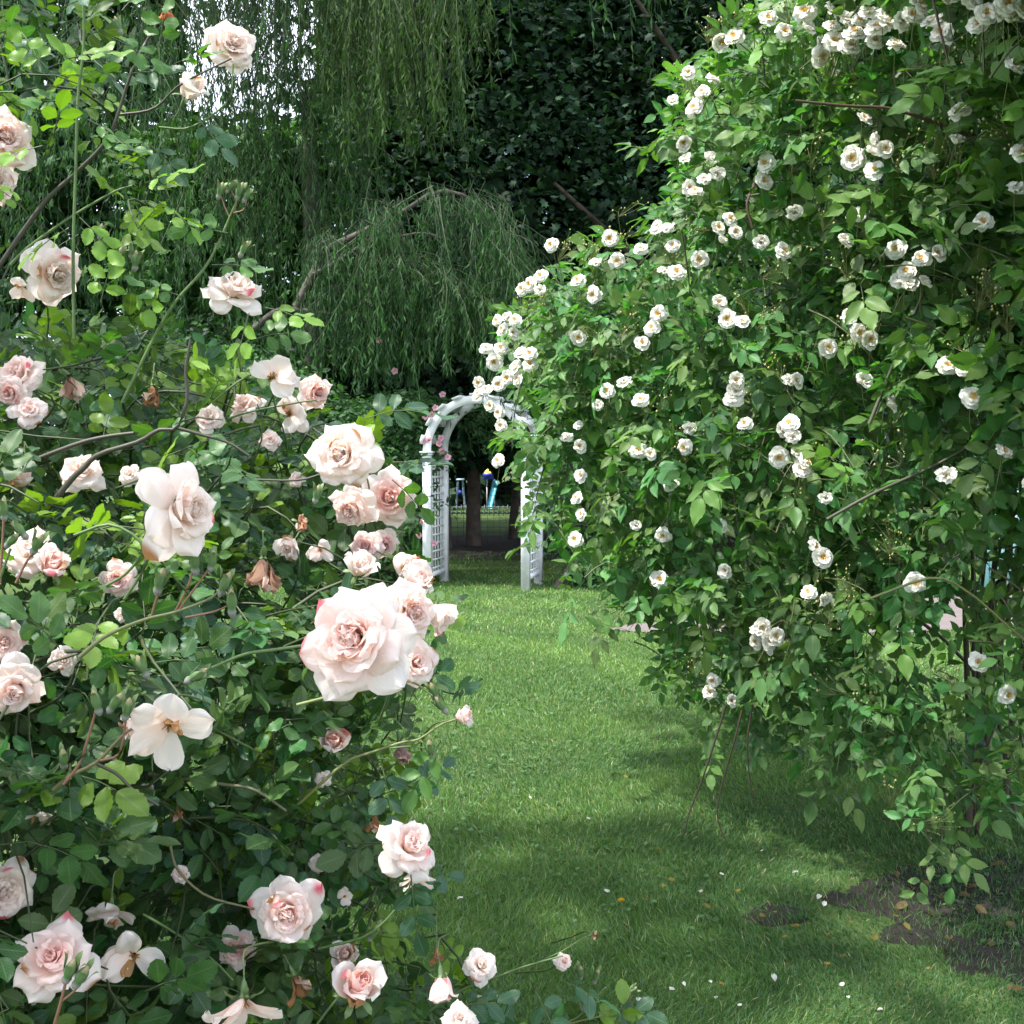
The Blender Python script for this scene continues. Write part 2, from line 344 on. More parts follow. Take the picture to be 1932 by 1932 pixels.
def compound(acc, tw, O, Rd, Nn, L, size, tpls, C, lay=((1.0, 0), (.74, 62), (.74, -62), (.36, 66), (.36, -66)), stemC=(.06, .09, .03)):
    """compound leaves: rachis base O, direction Rd, normal Nn, length L, leaflet size; C (n,3)"""
    n = len(O); X, Y, Z = frames(Rd, Nn)
    pts = np.stack([O + Y * (L * t)[:, None] - np.array([0, 0, 1.]) * (L * .18 * t * t)[:, None] for t in (0, .5, 1)], 1)
    tubes(tw, pts, np.repeat([[.0011, .0009, .0007]], n, 0), np.asarray(stemC), 3)
    for t, a in lay:
        a = R(a) + rng.normal(0, .16, n); ca = np.cos(a)[:, None]; sa = np.sin(a)[:, None]
        o = O + Y * (L * t)[:, None] - np.array([0, 0, 1.]) * (L * .18 * t * t)[:, None]
        dr = norm(Y * ca + X * sa + rng.normal(0, .14, (n, 3)) - np.array([0, 0, 1.]) * .22)
        nn = norm(Z + X * sa * -.25 + rng.normal(0, .22, (n, 3)))
        x, y, z = frames(dr, nn); o = o + dr * (size * .08)[:, None]
        sz = size * rng.uniform(.8, 1.1, n) * (1.12 if t == 1 else (.85 if t < .5 else 1))
        cc = C * rng.uniform(.85, 1.15, (n, 1)); k = rng.integers(0, len(tpls), n)
        for q, tp in enumerate(tpls):
            m = k == q; scatter(acc, tp, o[m], x[m], y[m], z[m], sz[m], cc[m])

# ------------------------------------------------------------------ lists of flowers
# pink roses: x, y, px size, distance, kind, facing (right, towards camera, up), tone
RO = [
 (437, 85, 98, 2.05, 'full', (.5, .8, .15), 0), (358, 172, 48, 2.0, 'cup', (.5, .2, .7), 0), (8, 262, 115, 1.9, 'full', (.6, .7, .1), 1), (-8, 340, 80, 1.9, 'full', (.5, .6, 0), 0),
 (103, 518, 112, 2.0, 'full', (.75, .5, -.15), 0), (38, 540, 55, 2.0, 'blown', (-.2, .6, -.5), 0), (440, 548, 118, 1.9, 'open', (.3, .45, .7), 0),
 (520, 705, 105, 1.9, 'blown', (.1, .5, .4), 0), (597, 740, 66, 2.2, 'full', (.6, .6, -.2), 2), (548, 778, 78, 2.15, 'blown', (-.2, .8, .2), 0), (462, 765, 72, 2.25, 'open', (-.3, .6, .6), 1),
 (135, 720, 62, 1.95, 'withered', (.6, .4, -.6), 1), (288, 737, 50, 1.95, 'withered', (.1, .4, -.9), 0), (33, 708, 96, 1.9, 'full', (-.2, .6, .4), 1), (55, 775, 70, 2.1, 'open', (.3, .6, .3), 1),
 (155, 888, 92, 2.0, 'open', (.2, .6, .5), 0), (648, 857, 130, 1.72, 'full', (-.25, .95, .1), 0), (343, 962, 190, 1.28, 'open', (.86, .42, .10), 0), (735, 938, 102, 1.9, 'full', (.1, .95, .1), 2),
 (664, 960, 92, 1.85, 'full', (-.35, .75, -.45), 1), (690, 1032, 66, 1.95, 'full', (-.1, .8, .2), 3), (725, 1028, 56, 2.0, 'full', (.1, .7, -.3), 3), (757, 1060, 52, 1.85, 'cup', (.7, .5, -.2), 0),
 (680, 1072, 52, 1.65, 'cup', (.3, .5, .6), 0), (497, 1070, 84, 1.75, 'withered', (.1, .5, -.7), 1), (222, 1093, 68, 1.75, 'full', (.1, .95, -.05), 2), (58, 1040, 110, 1.75, 'open', (.1, .6, .4), 0),
 (97, 1070, 52, 1.6, 'cup', (.4, .5, .6), 2), (547, 1028, 40, 1.8, 'cup', (-.1, .5, -.2), 0), (602, 1038, 48, 1.85, 'blown', (.2, .7, .0), 1), (668, 1207, 212, 1.12, 'full', (-.22, .92, .30), 1),
 (775, 1152, 110, 1.5, 'full', (.65, .75, 0), 1), (785, 1250, 100, 1.5, 'open', (.35, .8, .25), 1), (822, 1157, 54, 1.55, 'cup', (.75, .3, -.55), 0), (783, 1100, 56, 1.7, 'cup', (.5, .5, .5), 1),
 (28, 1300, 120, 1.45, 'open', (.2, .6, -.2), 1), (8, 1212, 80, 1.6, 'full', (.3, .7, .1), 1), (315, 1365, 150, 1.28, 'blown', (.05, .75, -.35), 0), (258, 1371, 44, 1.3, 'cup', (-.7, .4, -.2), 2),
 (628, 1402, 50, 1.7, 'cup', (.2, .7, .5), 2), (757, 1410, 62, 1.7, 'withered', (.2, .5, -.8), 3), (772, 1597, 128, 1.5, 'open', (.4, .45, .55), 1), (785, 1655, 66, 1.6, 'blown', (.2, .5, -.8), 1),
 (706, 1545, 42, 1.6, 'withered', (.1, .4, -.9), 0), (8, 1680, 120, 1.45, 'full', (.5, .8, 0), 0), (207, 1718, 98, 1.55, 'blown', (.1, .5, -.75), 1), (543, 1722, 128, 1.45, 'full', (.1, 1, .1), 1),
 (100, 1808, 165, 1.27, 'open', (.1, .62, .55), 2), (243, 1803, 118, 1.4, 'blown', (.25, .65, .1), 0), (447, 1790, 76, 1.85, 'full', (.1, .9, .2), 3), (455, 1895, 150, 1.32, 'blown', (.1, .45, -.6), 1),
 (562, 1850, 62, 1.5, 'withered', (.5, .4, -.7), 0), (652, 1800, 44, 1.8, 'cup', (0, .6, .3), 1), (676, 1868, 82, 1.45, 'cup', (.3, .5, .75), 2), (825, 1795, 36, 1.65, 'withered', (.1, .5, -.7), 0),
 (833, 1858, 52, 1.6, 'cup', (.1, .4, -.9), 2), (908, 1822, 74, 1.7, 'open', (.3, .6, .5), 0), (920, 1872, 44, 1.75, 'blown', (.1, .5, -.8), 1), (868, 1925, 74, 1.55, 'open', (.1, .5, .6), 0),
 (1063, 1815, 34, 1.85, 'full', (.2, .7, .4), 1), (1122, 1762, 22, 1.9, 'withered', (.2, .6, .2), 0), (75, 1535, 50, 1.5, 'blown', (.2, .5, -.8), 0), (335, 1530, 34, 1.6, 'withered', (.1, .5, -.8), 0),
 (313, 22, 40, 1.95, 'withered', (.1, .5, -.9), 2), (395, 788, 62, 2.3, 'open', (0, .6, .4), 0), (568, 985, 40, 1.9, 'withered', (.2, .6, .2), 1), (40, 905, 46, 1.9, 'cup', (.1, .4, .8), 1),
 (650, 1690, 34, 1.9, 'blown', (.2, .6, .1), 0), (280, 1492, 22, 1.6, 'cup', (0, .5, .3), 1), (1000, 1905, 0, 0, '', 0, 0), (20, 740, 60, 1.85, 'full', (-.2, .7, -.2), 3), (870, 1352, 34, 1.6, 'cup', (.8, .3, .3), 2),
 (510, 830, 44, 2.5, 'open', (.1, .7, .2), 1), (245, 895, 46, 2.5, 'open', (.1, .7, .3), 0), (610, 1470, 30, 2.2, 'full', (.1, .8, .2), 0), (120, 1245, 60, 1.9, 'open', (.3, .7, .1), 0),
 (560, 905, 30, 2.3, 'full', (.2, .8, .1), 1), (230, 1160, 30, 2.3, 'open', (.2, .8, .2), 0), (340, 1650, 34, 2.1, 'full', (.2, .8, .1), 1), (600, 1630, 38, 2.1, 'open', (.2, .8, .1), 1)]
def dfL(x, y):
    x = np.asarray(x, float); y = np.asarray(y, float)
    return 1.30 + .35 * np.clip(x / 750, 0, 1.3) + .5 * np.clip((1250 - y) / 500, 0, 1.1)
RO = [(r[0], r[1], r[2], min(r[3], float(dfL(r[0], r[1])) + .05)) + tuple(r[4:]) for r in RO if r[2] > 0]
# green buds: x, y, distance
BU = [(368, 1060, 1.3), (400, 1058, 1.3), (302, 1097, 1.32), (424, 1102, 1.3), (437, 1137, 1.3), (7, 962, 1.35), (22, 1020, 1.35), (38, 1000, 1.35), (70, 1027, 1.35), (416, 360, 1.9), (435, 352, 1.9), (452, 361, 1.9), (466, 369, 1.9),
      (460, 470, 1.9), (225, 483, 1.9), (247, 473, 1.9), (256, 492, 1.9), (190, 437, 1.9), (182, 1325, 1.25), (217, 1326, 1.25), (240, 1338, 1.25), (120, 1432, 1.3), (27, 1478, 1.3), (268, 1258, 1.4), (370, 1275, 1.4),
      (132, 1832, 1.2), (153, 1843, 1.2), (819, 1304, 1.55), (832, 1330, 1.55), (812, 1413, 1.6), (223, 48, 1.9), (705, 1760, 1.6), (598, 932, 1.6), (1095, 1835, 1.9), (1125, 1842, 1.9), (1190, 1870, 2.0), (1110, 1895, 1.9)]
WF = [(938,605),(955,598),(972,605),(948,622),(966,630),(918,658),(945,657),(932,683),(985,668),(975,692),(1000,668),(905,745),(917,735),(940,725),(957,713),(925,765),(941,778),(945,803),(940,870),(903,722),(978,715),(1000,688),
 (985,545),(1020,520),(1021,549),(1000,536),(1040,462),(1090,530),(1125,500),(1120,556),(1165,492),(1150,450),(1243,430),(1261,437),(1269,463),(1252,515),(1277,513),(1243,592),(1212,647),(1092,636),(1180,722),(1210,755),(1145,738),(1133,765),
 (1070,825),(1095,805),(1093,843),(1298,810),(1292,843),(1097,897),(1088,940),(1098,970),(1085,1018),(1300,355),(1330,343),(1295,302),(1340,302),(1270,192),(1310,205),(1300,140),(1360,78),(1385,70),(1450,35),(1445,308),(1440,342),(1495,398),
 (1478,475),(1355,430),(1378,413),(1387,438),(1360,457),(1590,458),(1555,668),(1604,598),(1620,627),(1355,575),(1372,602),(1401,607),(1523,57),(1570,48),(1595,42),(1622,42),(1575,78),(1550,106),(1637,65),(1650,78),(1670,40),(1700,43),
 (1595,92),(1630,225),(1642,264),(1608,299),(1651,291),(1652,322),(1810,212),(1803,270),(1916,362),(1855,419),(1768,480),(1738,489),(1690,470),(1710,512),(1710,542),(1742,535),(1788,690),(1835,750),(1675,762),(1628,722),(1487,720),(1387,720),
 (1389,737),(1385,752),(1893,853),(1785,900),(1557,940),(1360,993),(1370,1075),(1535,1031),(1552,1050),(1727,1100),(1525,1118),(1550,1127),(1472,810),(1495,826),(1469,863),(1503,856),(1522,872),(1490,800),(1513,885),(1345,1283),(1338,1307),(1378,1322),
 (1900,1310),(1432,1195),(1450,1207),(1422,1212),(1445,1222),(1462,1200),(1437,1183),(1885,22),(1862,25),(1900,5),(1790,5),(1912,125),(1928,290),(1245,1092),(1202,990),(1252,1010),(1266,915),(1205,850),(1226,858),(1617,405),(1440,455),(1320,490),(1405,800),(1930,910),(1735,12),(1845,1250),(1520,20),(1545,85),(1612,62),(1655,52),(1690,85),(1760,40),(1775,62),(1720,30),(1830,15),(1845,45),(1905,40),(1925,22),(1480,60),(1345,150),(1325,175),(1570,20),(1640,25),(1288,268),(1350,330),(1312,362),(1210,470),(1230,620),(1500,720),(1640,640),(1700,530),(1670,280),(1820,700),(1780,80),(1605,88),(1562,655)]
def dfR(x, y):
    x = np.asarray(x, float); y = np.asarray(y, float)
    t = np.clip((x - 880) / 1050, 0, 1.6)
    return 5.5 - 2.15 * t ** .8 - .45 * np.clip((520 - y) / 520, 0, 1.5) * np.clip((x - 1250) / 650, 0, 1) + .25 * np.clip((y - 1000) / 500, 0, 1) * (x < 1400)
ROa = np.array([[r[0], r[1], r[2] / 2, r[3]] for r in RO])
WFa = np.array([[x, y, 74 / dfR(x, y), dfR(x, y) - .05] for x, y in WF], float)
BUa = np.array([[x, y, 15, d] for x, y, d in BU], float)
def hides(pts, lst, pad):
    """points that would stand in front of a listed flower"""
    x, y = proj(pts); d = pts[:, 1]; bad = np.zeros(len(pts), bool)
    for fx, fy, fr, fd in lst:
        bad |= (np.hypot(x - fx, y - fy) < fr * .9 + pad) & (d < fd + .06)
    return bad

# ------------------------------------------------------------------ pink rose bush
pink = empty('rose_bush', (-1.2, 2.2, 0))
tag(pink, 'large shrub rose with blush pink double roses, glossy leaves and spent brown blooms', 'rose bush')
def place(o): o.parent = pink; o.location = (1.2, -2.2, 0); return o
leaves = Acc(); twigs = Acc()
LP_dense = [(-420, 630), (-50, 615), (60, 630), (200, 645), (330, 655), (430, 670), (500, 700), (560, 735), (640, 800), (720, 880), (760, 900), (775, 1000), (760, 1080), (750, 1150), (765, 1240), (760, 1330), (740, 1400), (705, 1440), (700, 1520), (690, 1560), (720, 1600), (745, 1660), (700, 1700), (660, 1740), (720, 1800), (830, 1850), (950, 1885), (1080, 1915), (1180, 1950), (1250, 2300), (-420, 2300)]
LP_top = [(-350, -250), (150, -250), (330, -60), (400, 20), (395, 130), (410, 250), (340, 330), (330, 430), (250, 560), (60, 610), (-350, 610)]
LP_topleft = [(-350, -250), (170, -250), (230, -40), (180, 120), (60, 250), (-350, 300)]
def pink_sprays(poly, n, rngd, size, up=.55, lime=.12, off=0.0, back=1.25):
    x, y = poly_samples(poly, n); d = dfL(x, y) + off + rngd * rng.random(n) ** back
    B = P(x, y, d); m = (B[:, 2] > .06); B = B[m]; n = len(B)
    outw = norm(np.stack([rng.normal(.25, .6, n), rng.normal(-.55, .45, n), rng.normal(up, .45, n)], -1)); L = rng.uniform(.12, .26, n)
    B = B - outw * (L * .6)[:, None] + np.array([0, 0, 1.]) * (L * .1)[:, None]
    perp = norm(np.cross(outw, rng.normal(0, 1, (n, 3))))
    K = 5; ts = np.linspace(0, 1, 5)
    path = B[:, None] + outw[:, None] * (L[:, None] * ts)[..., None] - np.array([0, 0, 1.]) * (L[:, None] * .35 * ts ** 2)[..., None] + perp[:, None] * (.03 * np.sin(ts * 3))[None, :, None]
    tubes(twigs, path, np.repeat([[.0026, .0022, .0018, .0015, .001]], n, 0) * rng.uniform(.7, 1.3, (n, 1)), np.array([.045, .062, .024]), 4)
    limey = rng.random(n) < lime
    for k in range(K):
        o = path[:, k]; a = k * 2.4 + rng.uniform(0, 6.28, n)
        q = norm(np.cross(outw, perp)); side = perp * np.cos(a)[:, None] + q * np.sin(a)[:, None]
        rd = norm(outw * .35 + side + np.array([0, -.15, .12])); nn = norm(np.array([0, -.28, .85]) + rng.normal(0, .42, (n, 3)))
        Lc = rng.uniform(.055, .085, n) * size / .045; sz = size * rng.uniform(.75, 1.2, n)
        base = np.array([.036, .100, .028]) * rng.uniform(.65, 1.45, (n, 1)); base[:, 0] *= rng.uniform(.7, 1.6, n)
        blu = rng.random(n) < .14; base[blu] = np.array([.032, .082, .045]) * rng.uniform(.8, 1.4, (blu.sum(), 1))
        base[limey] = np.array([.13, .23, .025]) * rng.uniform(.7, 1.2, (limey.sum(), 1))  # lime tint puts the glow of backlit leaves into their colour
        keep = ~hides(o + rd * (Lc * .6)[:, None], ROa, 26) & ~hides(o + rd * (Lc * 1.2)[:, None], ROa, 20) & ~hides(o + rd * (Lc * .6)[:, None], BUa, 10) & ((o + rd * Lc[:, None])[:, 1] > .95)
        compound(leaves, twigs, o[keep], rd[keep], nn[keep], Lc[keep], sz[keep], [T_rose, T_rose2], base[keep])
pink_sprays(LP_dense, 850, 1.25, .036)
pink_sprays(LP_dense, 300, .35, .038, off=-.04, lime=.22)
pink_sprays([(-420, 640), (330, 650), (480, 700), (620, 790), (620, 900), (-420, 900)], 120, .9, .034, up=.9, lime=.35, off=.3)
pink_sprays(LP_top, 22, .6, .034, lime=.6, off=.1)
pink_sprays(LP_topleft, 32, .7, .036, lime=.25, off=.2)
# canes as read from the photograph
def cn(pts, d, r0, r1, c, m=16): return cane(twigs, P([p[0] for p in pts], [p[1] for p in pts], d), r0, r1, c, m)
brown = (.055, .05, .035); green = (.09, .15, .045); red = (.20, .10, .06)
cn([(-40, 560), (7, 490), (83, 383), (150, 320), (200, 267), (222, 217), (253, 123), (293, 50), (313, 18)], 1.95, .0045, .0018, brown, 24)
cn([(140, 640), (138, 480), (143, 320), (147, 187), (158, 83), (157, -30)], 1.93, .0028, .0022, green, 20)
cn([(230, 760), (293, 633), (333, 567), (383, 510), (413, 457), (433, 410), (450, 372)], 1.9, .0030, .0015, green, 20)
cn([(433, 410), (424, 390), (416, 366)], 1.9, .0012, .001, red, 8); cn([(440, 400), (446, 380), (435, 358)], 1.9, .0012, .001, red, 8); cn([(440, 402), (460, 395), (466, 374)], 1.9, .0012, .001, red, 8)
cn([(20, 500), (53, 467), (133, 410), (213, 363), (250, 350)], 1.95, .003, .0015, green, 14)
cn([(222, 217), (290, 205), (340, 160), (437, 110)], 1.98, .0025, .0015, brown, 12); cn([(300, 240), (360, 240), (430, 190), (440, 120)], 2.0, .002, .0013, green, 12)
cn([(60, 870), (147, 837), (200, 824), (253, 817)], 1.75, .004, .003, brown, 12)
cn([(60, 1000), (130, 910), (157, 884), (187, 857), (260, 834), (300, 811), (333, 807), (353, 754), (350, 700), (360, 640)], 1.7, .005, .002, brown, 26)
cn([(333, 807), (380, 820), (430, 835), (470, 860)], 1.72, .003, .002, brown, 12)
cn([(140, 1010), (210, 990), (270, 1030), (240, 1080), (200, 1105)], 1.5, .0022, .002, green, 14)
cn([(150, 1240), (200, 1200), (270, 1170), (330, 1155), (395, 1130), (420, 1108)], 1.3, .0028, .0014, (.14, .15, .06), 18)
cn([(330, 1155), (355, 1105), (366, 1068)], 1.3, .0014, .0012, red, 10); cn([(335, 1154), (375, 1100), (398, 1068)], 1.3, .0014, .0012, red, 10); cn([(285, 1165), (295, 1130), (302, 1108)], 1.32, .0014, .0012, red, 10); cn([(350, 1165), (400, 1155), (430, 1143)], 1.3, .0014, .0012, red, 10)
cn([(235, 1130), (270, 1075), (305, 990), (322, 975)], 1.32, .002, .0018, green, 12)
cn([(-30, 1160), (0, 1090), (20, 1035)], 1.35, .002, .0015, green, 8); cn([(0, 1100), (5, 1020), (7, 975)], 1.35, .0016, .0013, red, 8); cn([(30, 1100), (50, 1060), (68, 1035)], 1.35, .0016, .0013, red, 8)
cn([(400, 1260), (460, 1235), (510, 1227), (575, 1218)], 1.35, .0022, .0022, green, 12)
cn([(560, 1330), (640, 1310), (700, 1300), (770, 1285), (815, 1312)], 1.5, .0024, .0012, (.17, .21, .07), 14)
cn([(560, 1520), (650, 1440), (700, 1420), (760, 1400), (790, 1395), (830, 1368), (860, 1357)], 1.58, .0024, .0014, (.15, .17, .06), 16)
cn([(735, 1412), (775, 1408), (810, 1413)], 1.6, .0012, .0009, green, 8)
cn([(100, 1490), (130, 1465), (180, 1440), (215, 1405), (240, 1380), (260, 1372)], 1.28, .0028, .0016, (.14, .12, .05), 16)
cn([(120, 1480), (150, 1440), (170, 1380), (182, 1335)], 1.26, .002, .0013, red, 10); cn([(180, 1440), (220, 1460), (240, 1480), (262, 1498), (300, 1520)], 1.3, .002, .0015, brown, 10); cn([(190, 1435), (225, 1420), (240, 1345)], 1.26, .0016, .0012, red, 10)
cn([(-20, 1560), (25, 1533), (65, 1525)], 1.45, .0028, .002, (.15, .17, .05), 8)
cn([(280, 1460), (350, 1470), (420, 1480), (480, 1490), (540, 1530)], 1.5, .003, .002, (.10, .10, .05), 14)
cn([(320, 1590), (335, 1640), (390, 1690), (480, 1715)], 1.45, .002, .0015, (.12, .11, .05), 12); cn([(270, 1725), (330, 1760), (400, 1810), (440, 1850)], 1.5, .002, .0015, green, 12)
cn([(95, 1960), (115, 1890), (125, 1850), (132, 1838)], 1.2, .002, .0014, red, 10); cn([(115, 1890), (140, 1870), (153, 1850)], 1.2, .0014, .0012, red, 8)
cn([(700, 1990), (850, 1880), (920, 1850), (985, 1825), (1062, 1803)], 1.72, .0024, .0012, green, 16); cn([(1000, 1822), (1060, 1795), (1100, 1770), (1122, 1762)], 1.85, .0014, .001, green, 10)
cn([(860, 2010), (1000, 1950), (1080, 1925), (1110, 1898)], 1.8, .0022, .001, green, 12); cn([(1000, 1950), (1100, 1925), (1180, 1905), (1190, 1872)], 1.9, .0016, .001, (.14, .13, .05), 12)
cn([(600, 1790), (700, 1760), (770, 1680), (785, 1600)], 1.55, .002, .0016, green, 12); cn([(560, 1990), (600, 1930), (640, 1880), (675, 1850)], 1.5, .002, .0015, green, 10)
cn([(480, 905), (570, 905), (640, 880)], 1.78, .002, .0018, brown, 8); cn([(430, 790), (480, 775), (560, 760), (597, 755)], 2.0, .002, .0016, green, 10); cn([(400, 760), (450, 720), (500, 695)], 1.92, .0018, .0016, green, 8)
pink_root = np.array([-1.15, 2.3, 0.])
for i in range(34):
    x, y = poly_samples(LP_dense, 1); t = P(x[0], y[0], dfL(x[0], y[0]) + rng.uniform(.15, .8))
    if t[2] < .2: continue
    r = pink_root + np.array([rng.uniform(-.6, .5), rng.uniform(-.5, .4), 0]); mid = (r * .55 + t * .45) + np.array([rng.normal(0, .08), rng.normal(0, .08), max(t[2] * .45, .3)])
    cane(twigs, [r, (r + mid) / 2 + np.array([0, 0, .12]), mid, t], .007, .002, (.07, .075, .035), 16, 5)
# extra leaves that stand clear of the mass, as single compound leaves: x, y, distance, direction (right, up), lime (backlit look put into the colour)
EX = [(735, 775, 1.75, .9, .1, 0), (690, 790, 1.75, .8, .35, 0), (740, 872, 1.8, .9, .1, 0), (740, 905, 1.85, .6, -.5, 1), (90, 130, 1.85, -.4, .5, 2), (130, 110, 1.85, .7, .2, 2), (100, 260, 1.85, .2, .3, 2), (80, 275, 1.85, -.6, -.2, 2), (300, 380, 1.85, .7, -.4, 2),
      (275, 345, 1.85, .5, .2, 2), (330, 120, 1.9, .6, .3, 1), (300, 90, 1.9, .1, .6, 1), (50, 400, 1.85, -.4, .5, 2), (150, 410, 1.85, .6, -.5, 2), (130, 430, 1.88, -.6, -.4, 2), (190, 250, 1.9, .8, -.3, 1), (210, 70, 1.9, .6, -.2, 1), (230, 20, 1.9, .4, .7, 1), (500, 580, 1.85, .7, -.1, 2), (470, 590, 1.83, -.2, -.8, 2),
      (430, 440, 1.9, -.8, .2, 1), (400, 500, 1.9, .7, .1, 1), (345, 560, 1.9, -.7, .3, 1), (250, 600, 1.9, .5, .3, 2), (190, 570, 1.9, .2, .8, 2), (150, 200, 1.92, -.6, .1, 1), (165, 225, 1.9, .7, -.3, 1), (830, 1400, 1.6, -.4, -.6, 1), (720, 1440, 1.6, .3, -.9, 0), (775, 1650, 1.45, .1, -.8, 0), (1010, 1870, 1.75, .4, -.6, 0), (1060, 1850, 1.8, .6, -.2, 0), (960, 1890, 1.7, -.2, -.6, 0),
      (1150, 1905, 1.9, .5, .1, 0), (860, 1900, 1.65, .6, .1, 0), (180, 150, 1.95, -.5, .5, 2), (560, 560, 9, 0, 0, 0), (370, 220, 1.95, .5, -.5, 0), (480, 640, 1.95, .5, .2, 1), (70, 180, 1.95, -.3, -.6, 0), (240, 140, 1.95, .7, .1, 0), (280, 270, 1.95, .6, -.5, 0), (40, 60, 1.9, .5, -.5, 0), (110, 20, 1.9, .6, .3, 0)]
EX = [e for e in EX if e[2] < 5]
for ti in (0, 1, 2):
    E = [e for e in EX if e[5] == ti]; n = len(E)
    O = P([e[0] for e in E], [e[1] for e in E], [e[2] for e in E]); Rd = norm(np.array([[e[3], rng.normal(-.1, .2), e[4]] for e in E]))
    Nn = norm(np.array([0, -.55, .65]) + rng.normal(0, .3, (n, 3))); C = np.array([[.032, .09, .042], [.06, .15, .03], [.12, .24, .022]])[ti] * rng.uniform(.85, 1.15, (n, 1))
    compound(leaves, twigs, O, Rd, Nn, np.full(n, .062), np.full(n, .036), [T_rose, T_rose2], C)
place(leaves.build('foliage', M_roseleaf)); 

# roses
def petal(acc, a0, r0, z0, L, W, th0, th1, rho, tip, ci, co, ruf=.002, nu=9, nv=9, point=1.0, side=.25, Mx=None, edge=None):
    v = np.linspace(0, 1, nv); phi = R(th0) + (R(th1) - R(th0)) * v ** 1.2 + R(tip) * np.clip((v - .7) / .3, 0, 1) ** 1.5
    ds = L / (nv - 1); r = r0 + np.concatenate([[0], np.cumsum(np.sin(phi[1:]))]) * ds; z = z0 + np.concatenate([[0], np.cumsum(np.cos(phi[1:]))]) * ds
    wp = np.interp(v, [0, .15, .35, .6, .8, .93, 1], [.24, .5, .8, 1, .88, .50, .07]); wr = np.interp(v, [0, .15, .35, .6, .8, .93, 1], [.24, .5, .85, 1, .98, .82, .5])
    w = np.maximum(wp * point + wr * (1 - point), .04) * W; u = np.linspace(-1, 1, nu)
    U, V = np.meshgrid(u, v); Rr = np.repeat(r[:, None], nu, 1); Zz = np.repeat(z[:, None], nu, 1); Ph = np.repeat(phi[:, None], nu, 1); Wt = np.repeat(w[:, None], nu, 1)
    ph = rng.uniform(0, 6.28, 3)
    off = side * np.abs(U) ** 2.5 * V ** 2 * W + ruf * (np.sin(3.1 * U + ph[0] + 2 * V) + .6 * np.sin(7 * U + ph[1]) * V) * V ** 1.5 + ruf * .5 * np.sin(5 * V + ph[2])
    Rr = Rr + off * np.cos(Ph); Zz = Zz - off * np.sin(Ph)
    rh = np.maximum(rho * np.maximum(Rr, r0), .004); be = np.clip(U * Wt / rh, -2.6, 2.6)
    xr = (Rr - rh) + rh * np.cos(be); xt = rh * np.sin(be); a = a0 + (be * 0)
    Pt = np.stack([xr * np.cos(a) - xt * np.sin(a), xr * np.sin(a) + xt * np.cos(a), Zz], -1).reshape(-1, 3)
    i = np.arange(nv - 1)[:, None] * nu; j = np.arange(nu - 1)[None]
    f = np.stack([i + j, i + j + 1, i + nu + j + 1, i + nu + j], -1).reshape(-1, 4)
    c = (np.asarray(ci) * (1 - V[..., None] ** .8) + np.asarray(co) * V[..., None] ** .8).reshape(-1, 3)
    if edge is not None:
        k = np.clip((V - .80) / .14 + .9 * np.sin(2.3 * U + ph[0]) - .3, 0, 1).reshape(-1, 1); c = c * (1 - k) + np.array(edge) * k
    if Mx is not None: Pt = Pt @ Mx.T
    acc.add(Pt, f, c, np.stack([(U + 1) / 2, V], -1).reshape(-1, 2))
TONE = [((.95, .76, .62), (.88, .83, .79)), ((.95, .66, .56), (.89, .78, .745)), ((.95, .50, .43), (.89, .69, .65)), ((.74, .42, .38), (.80, .58, .55))]
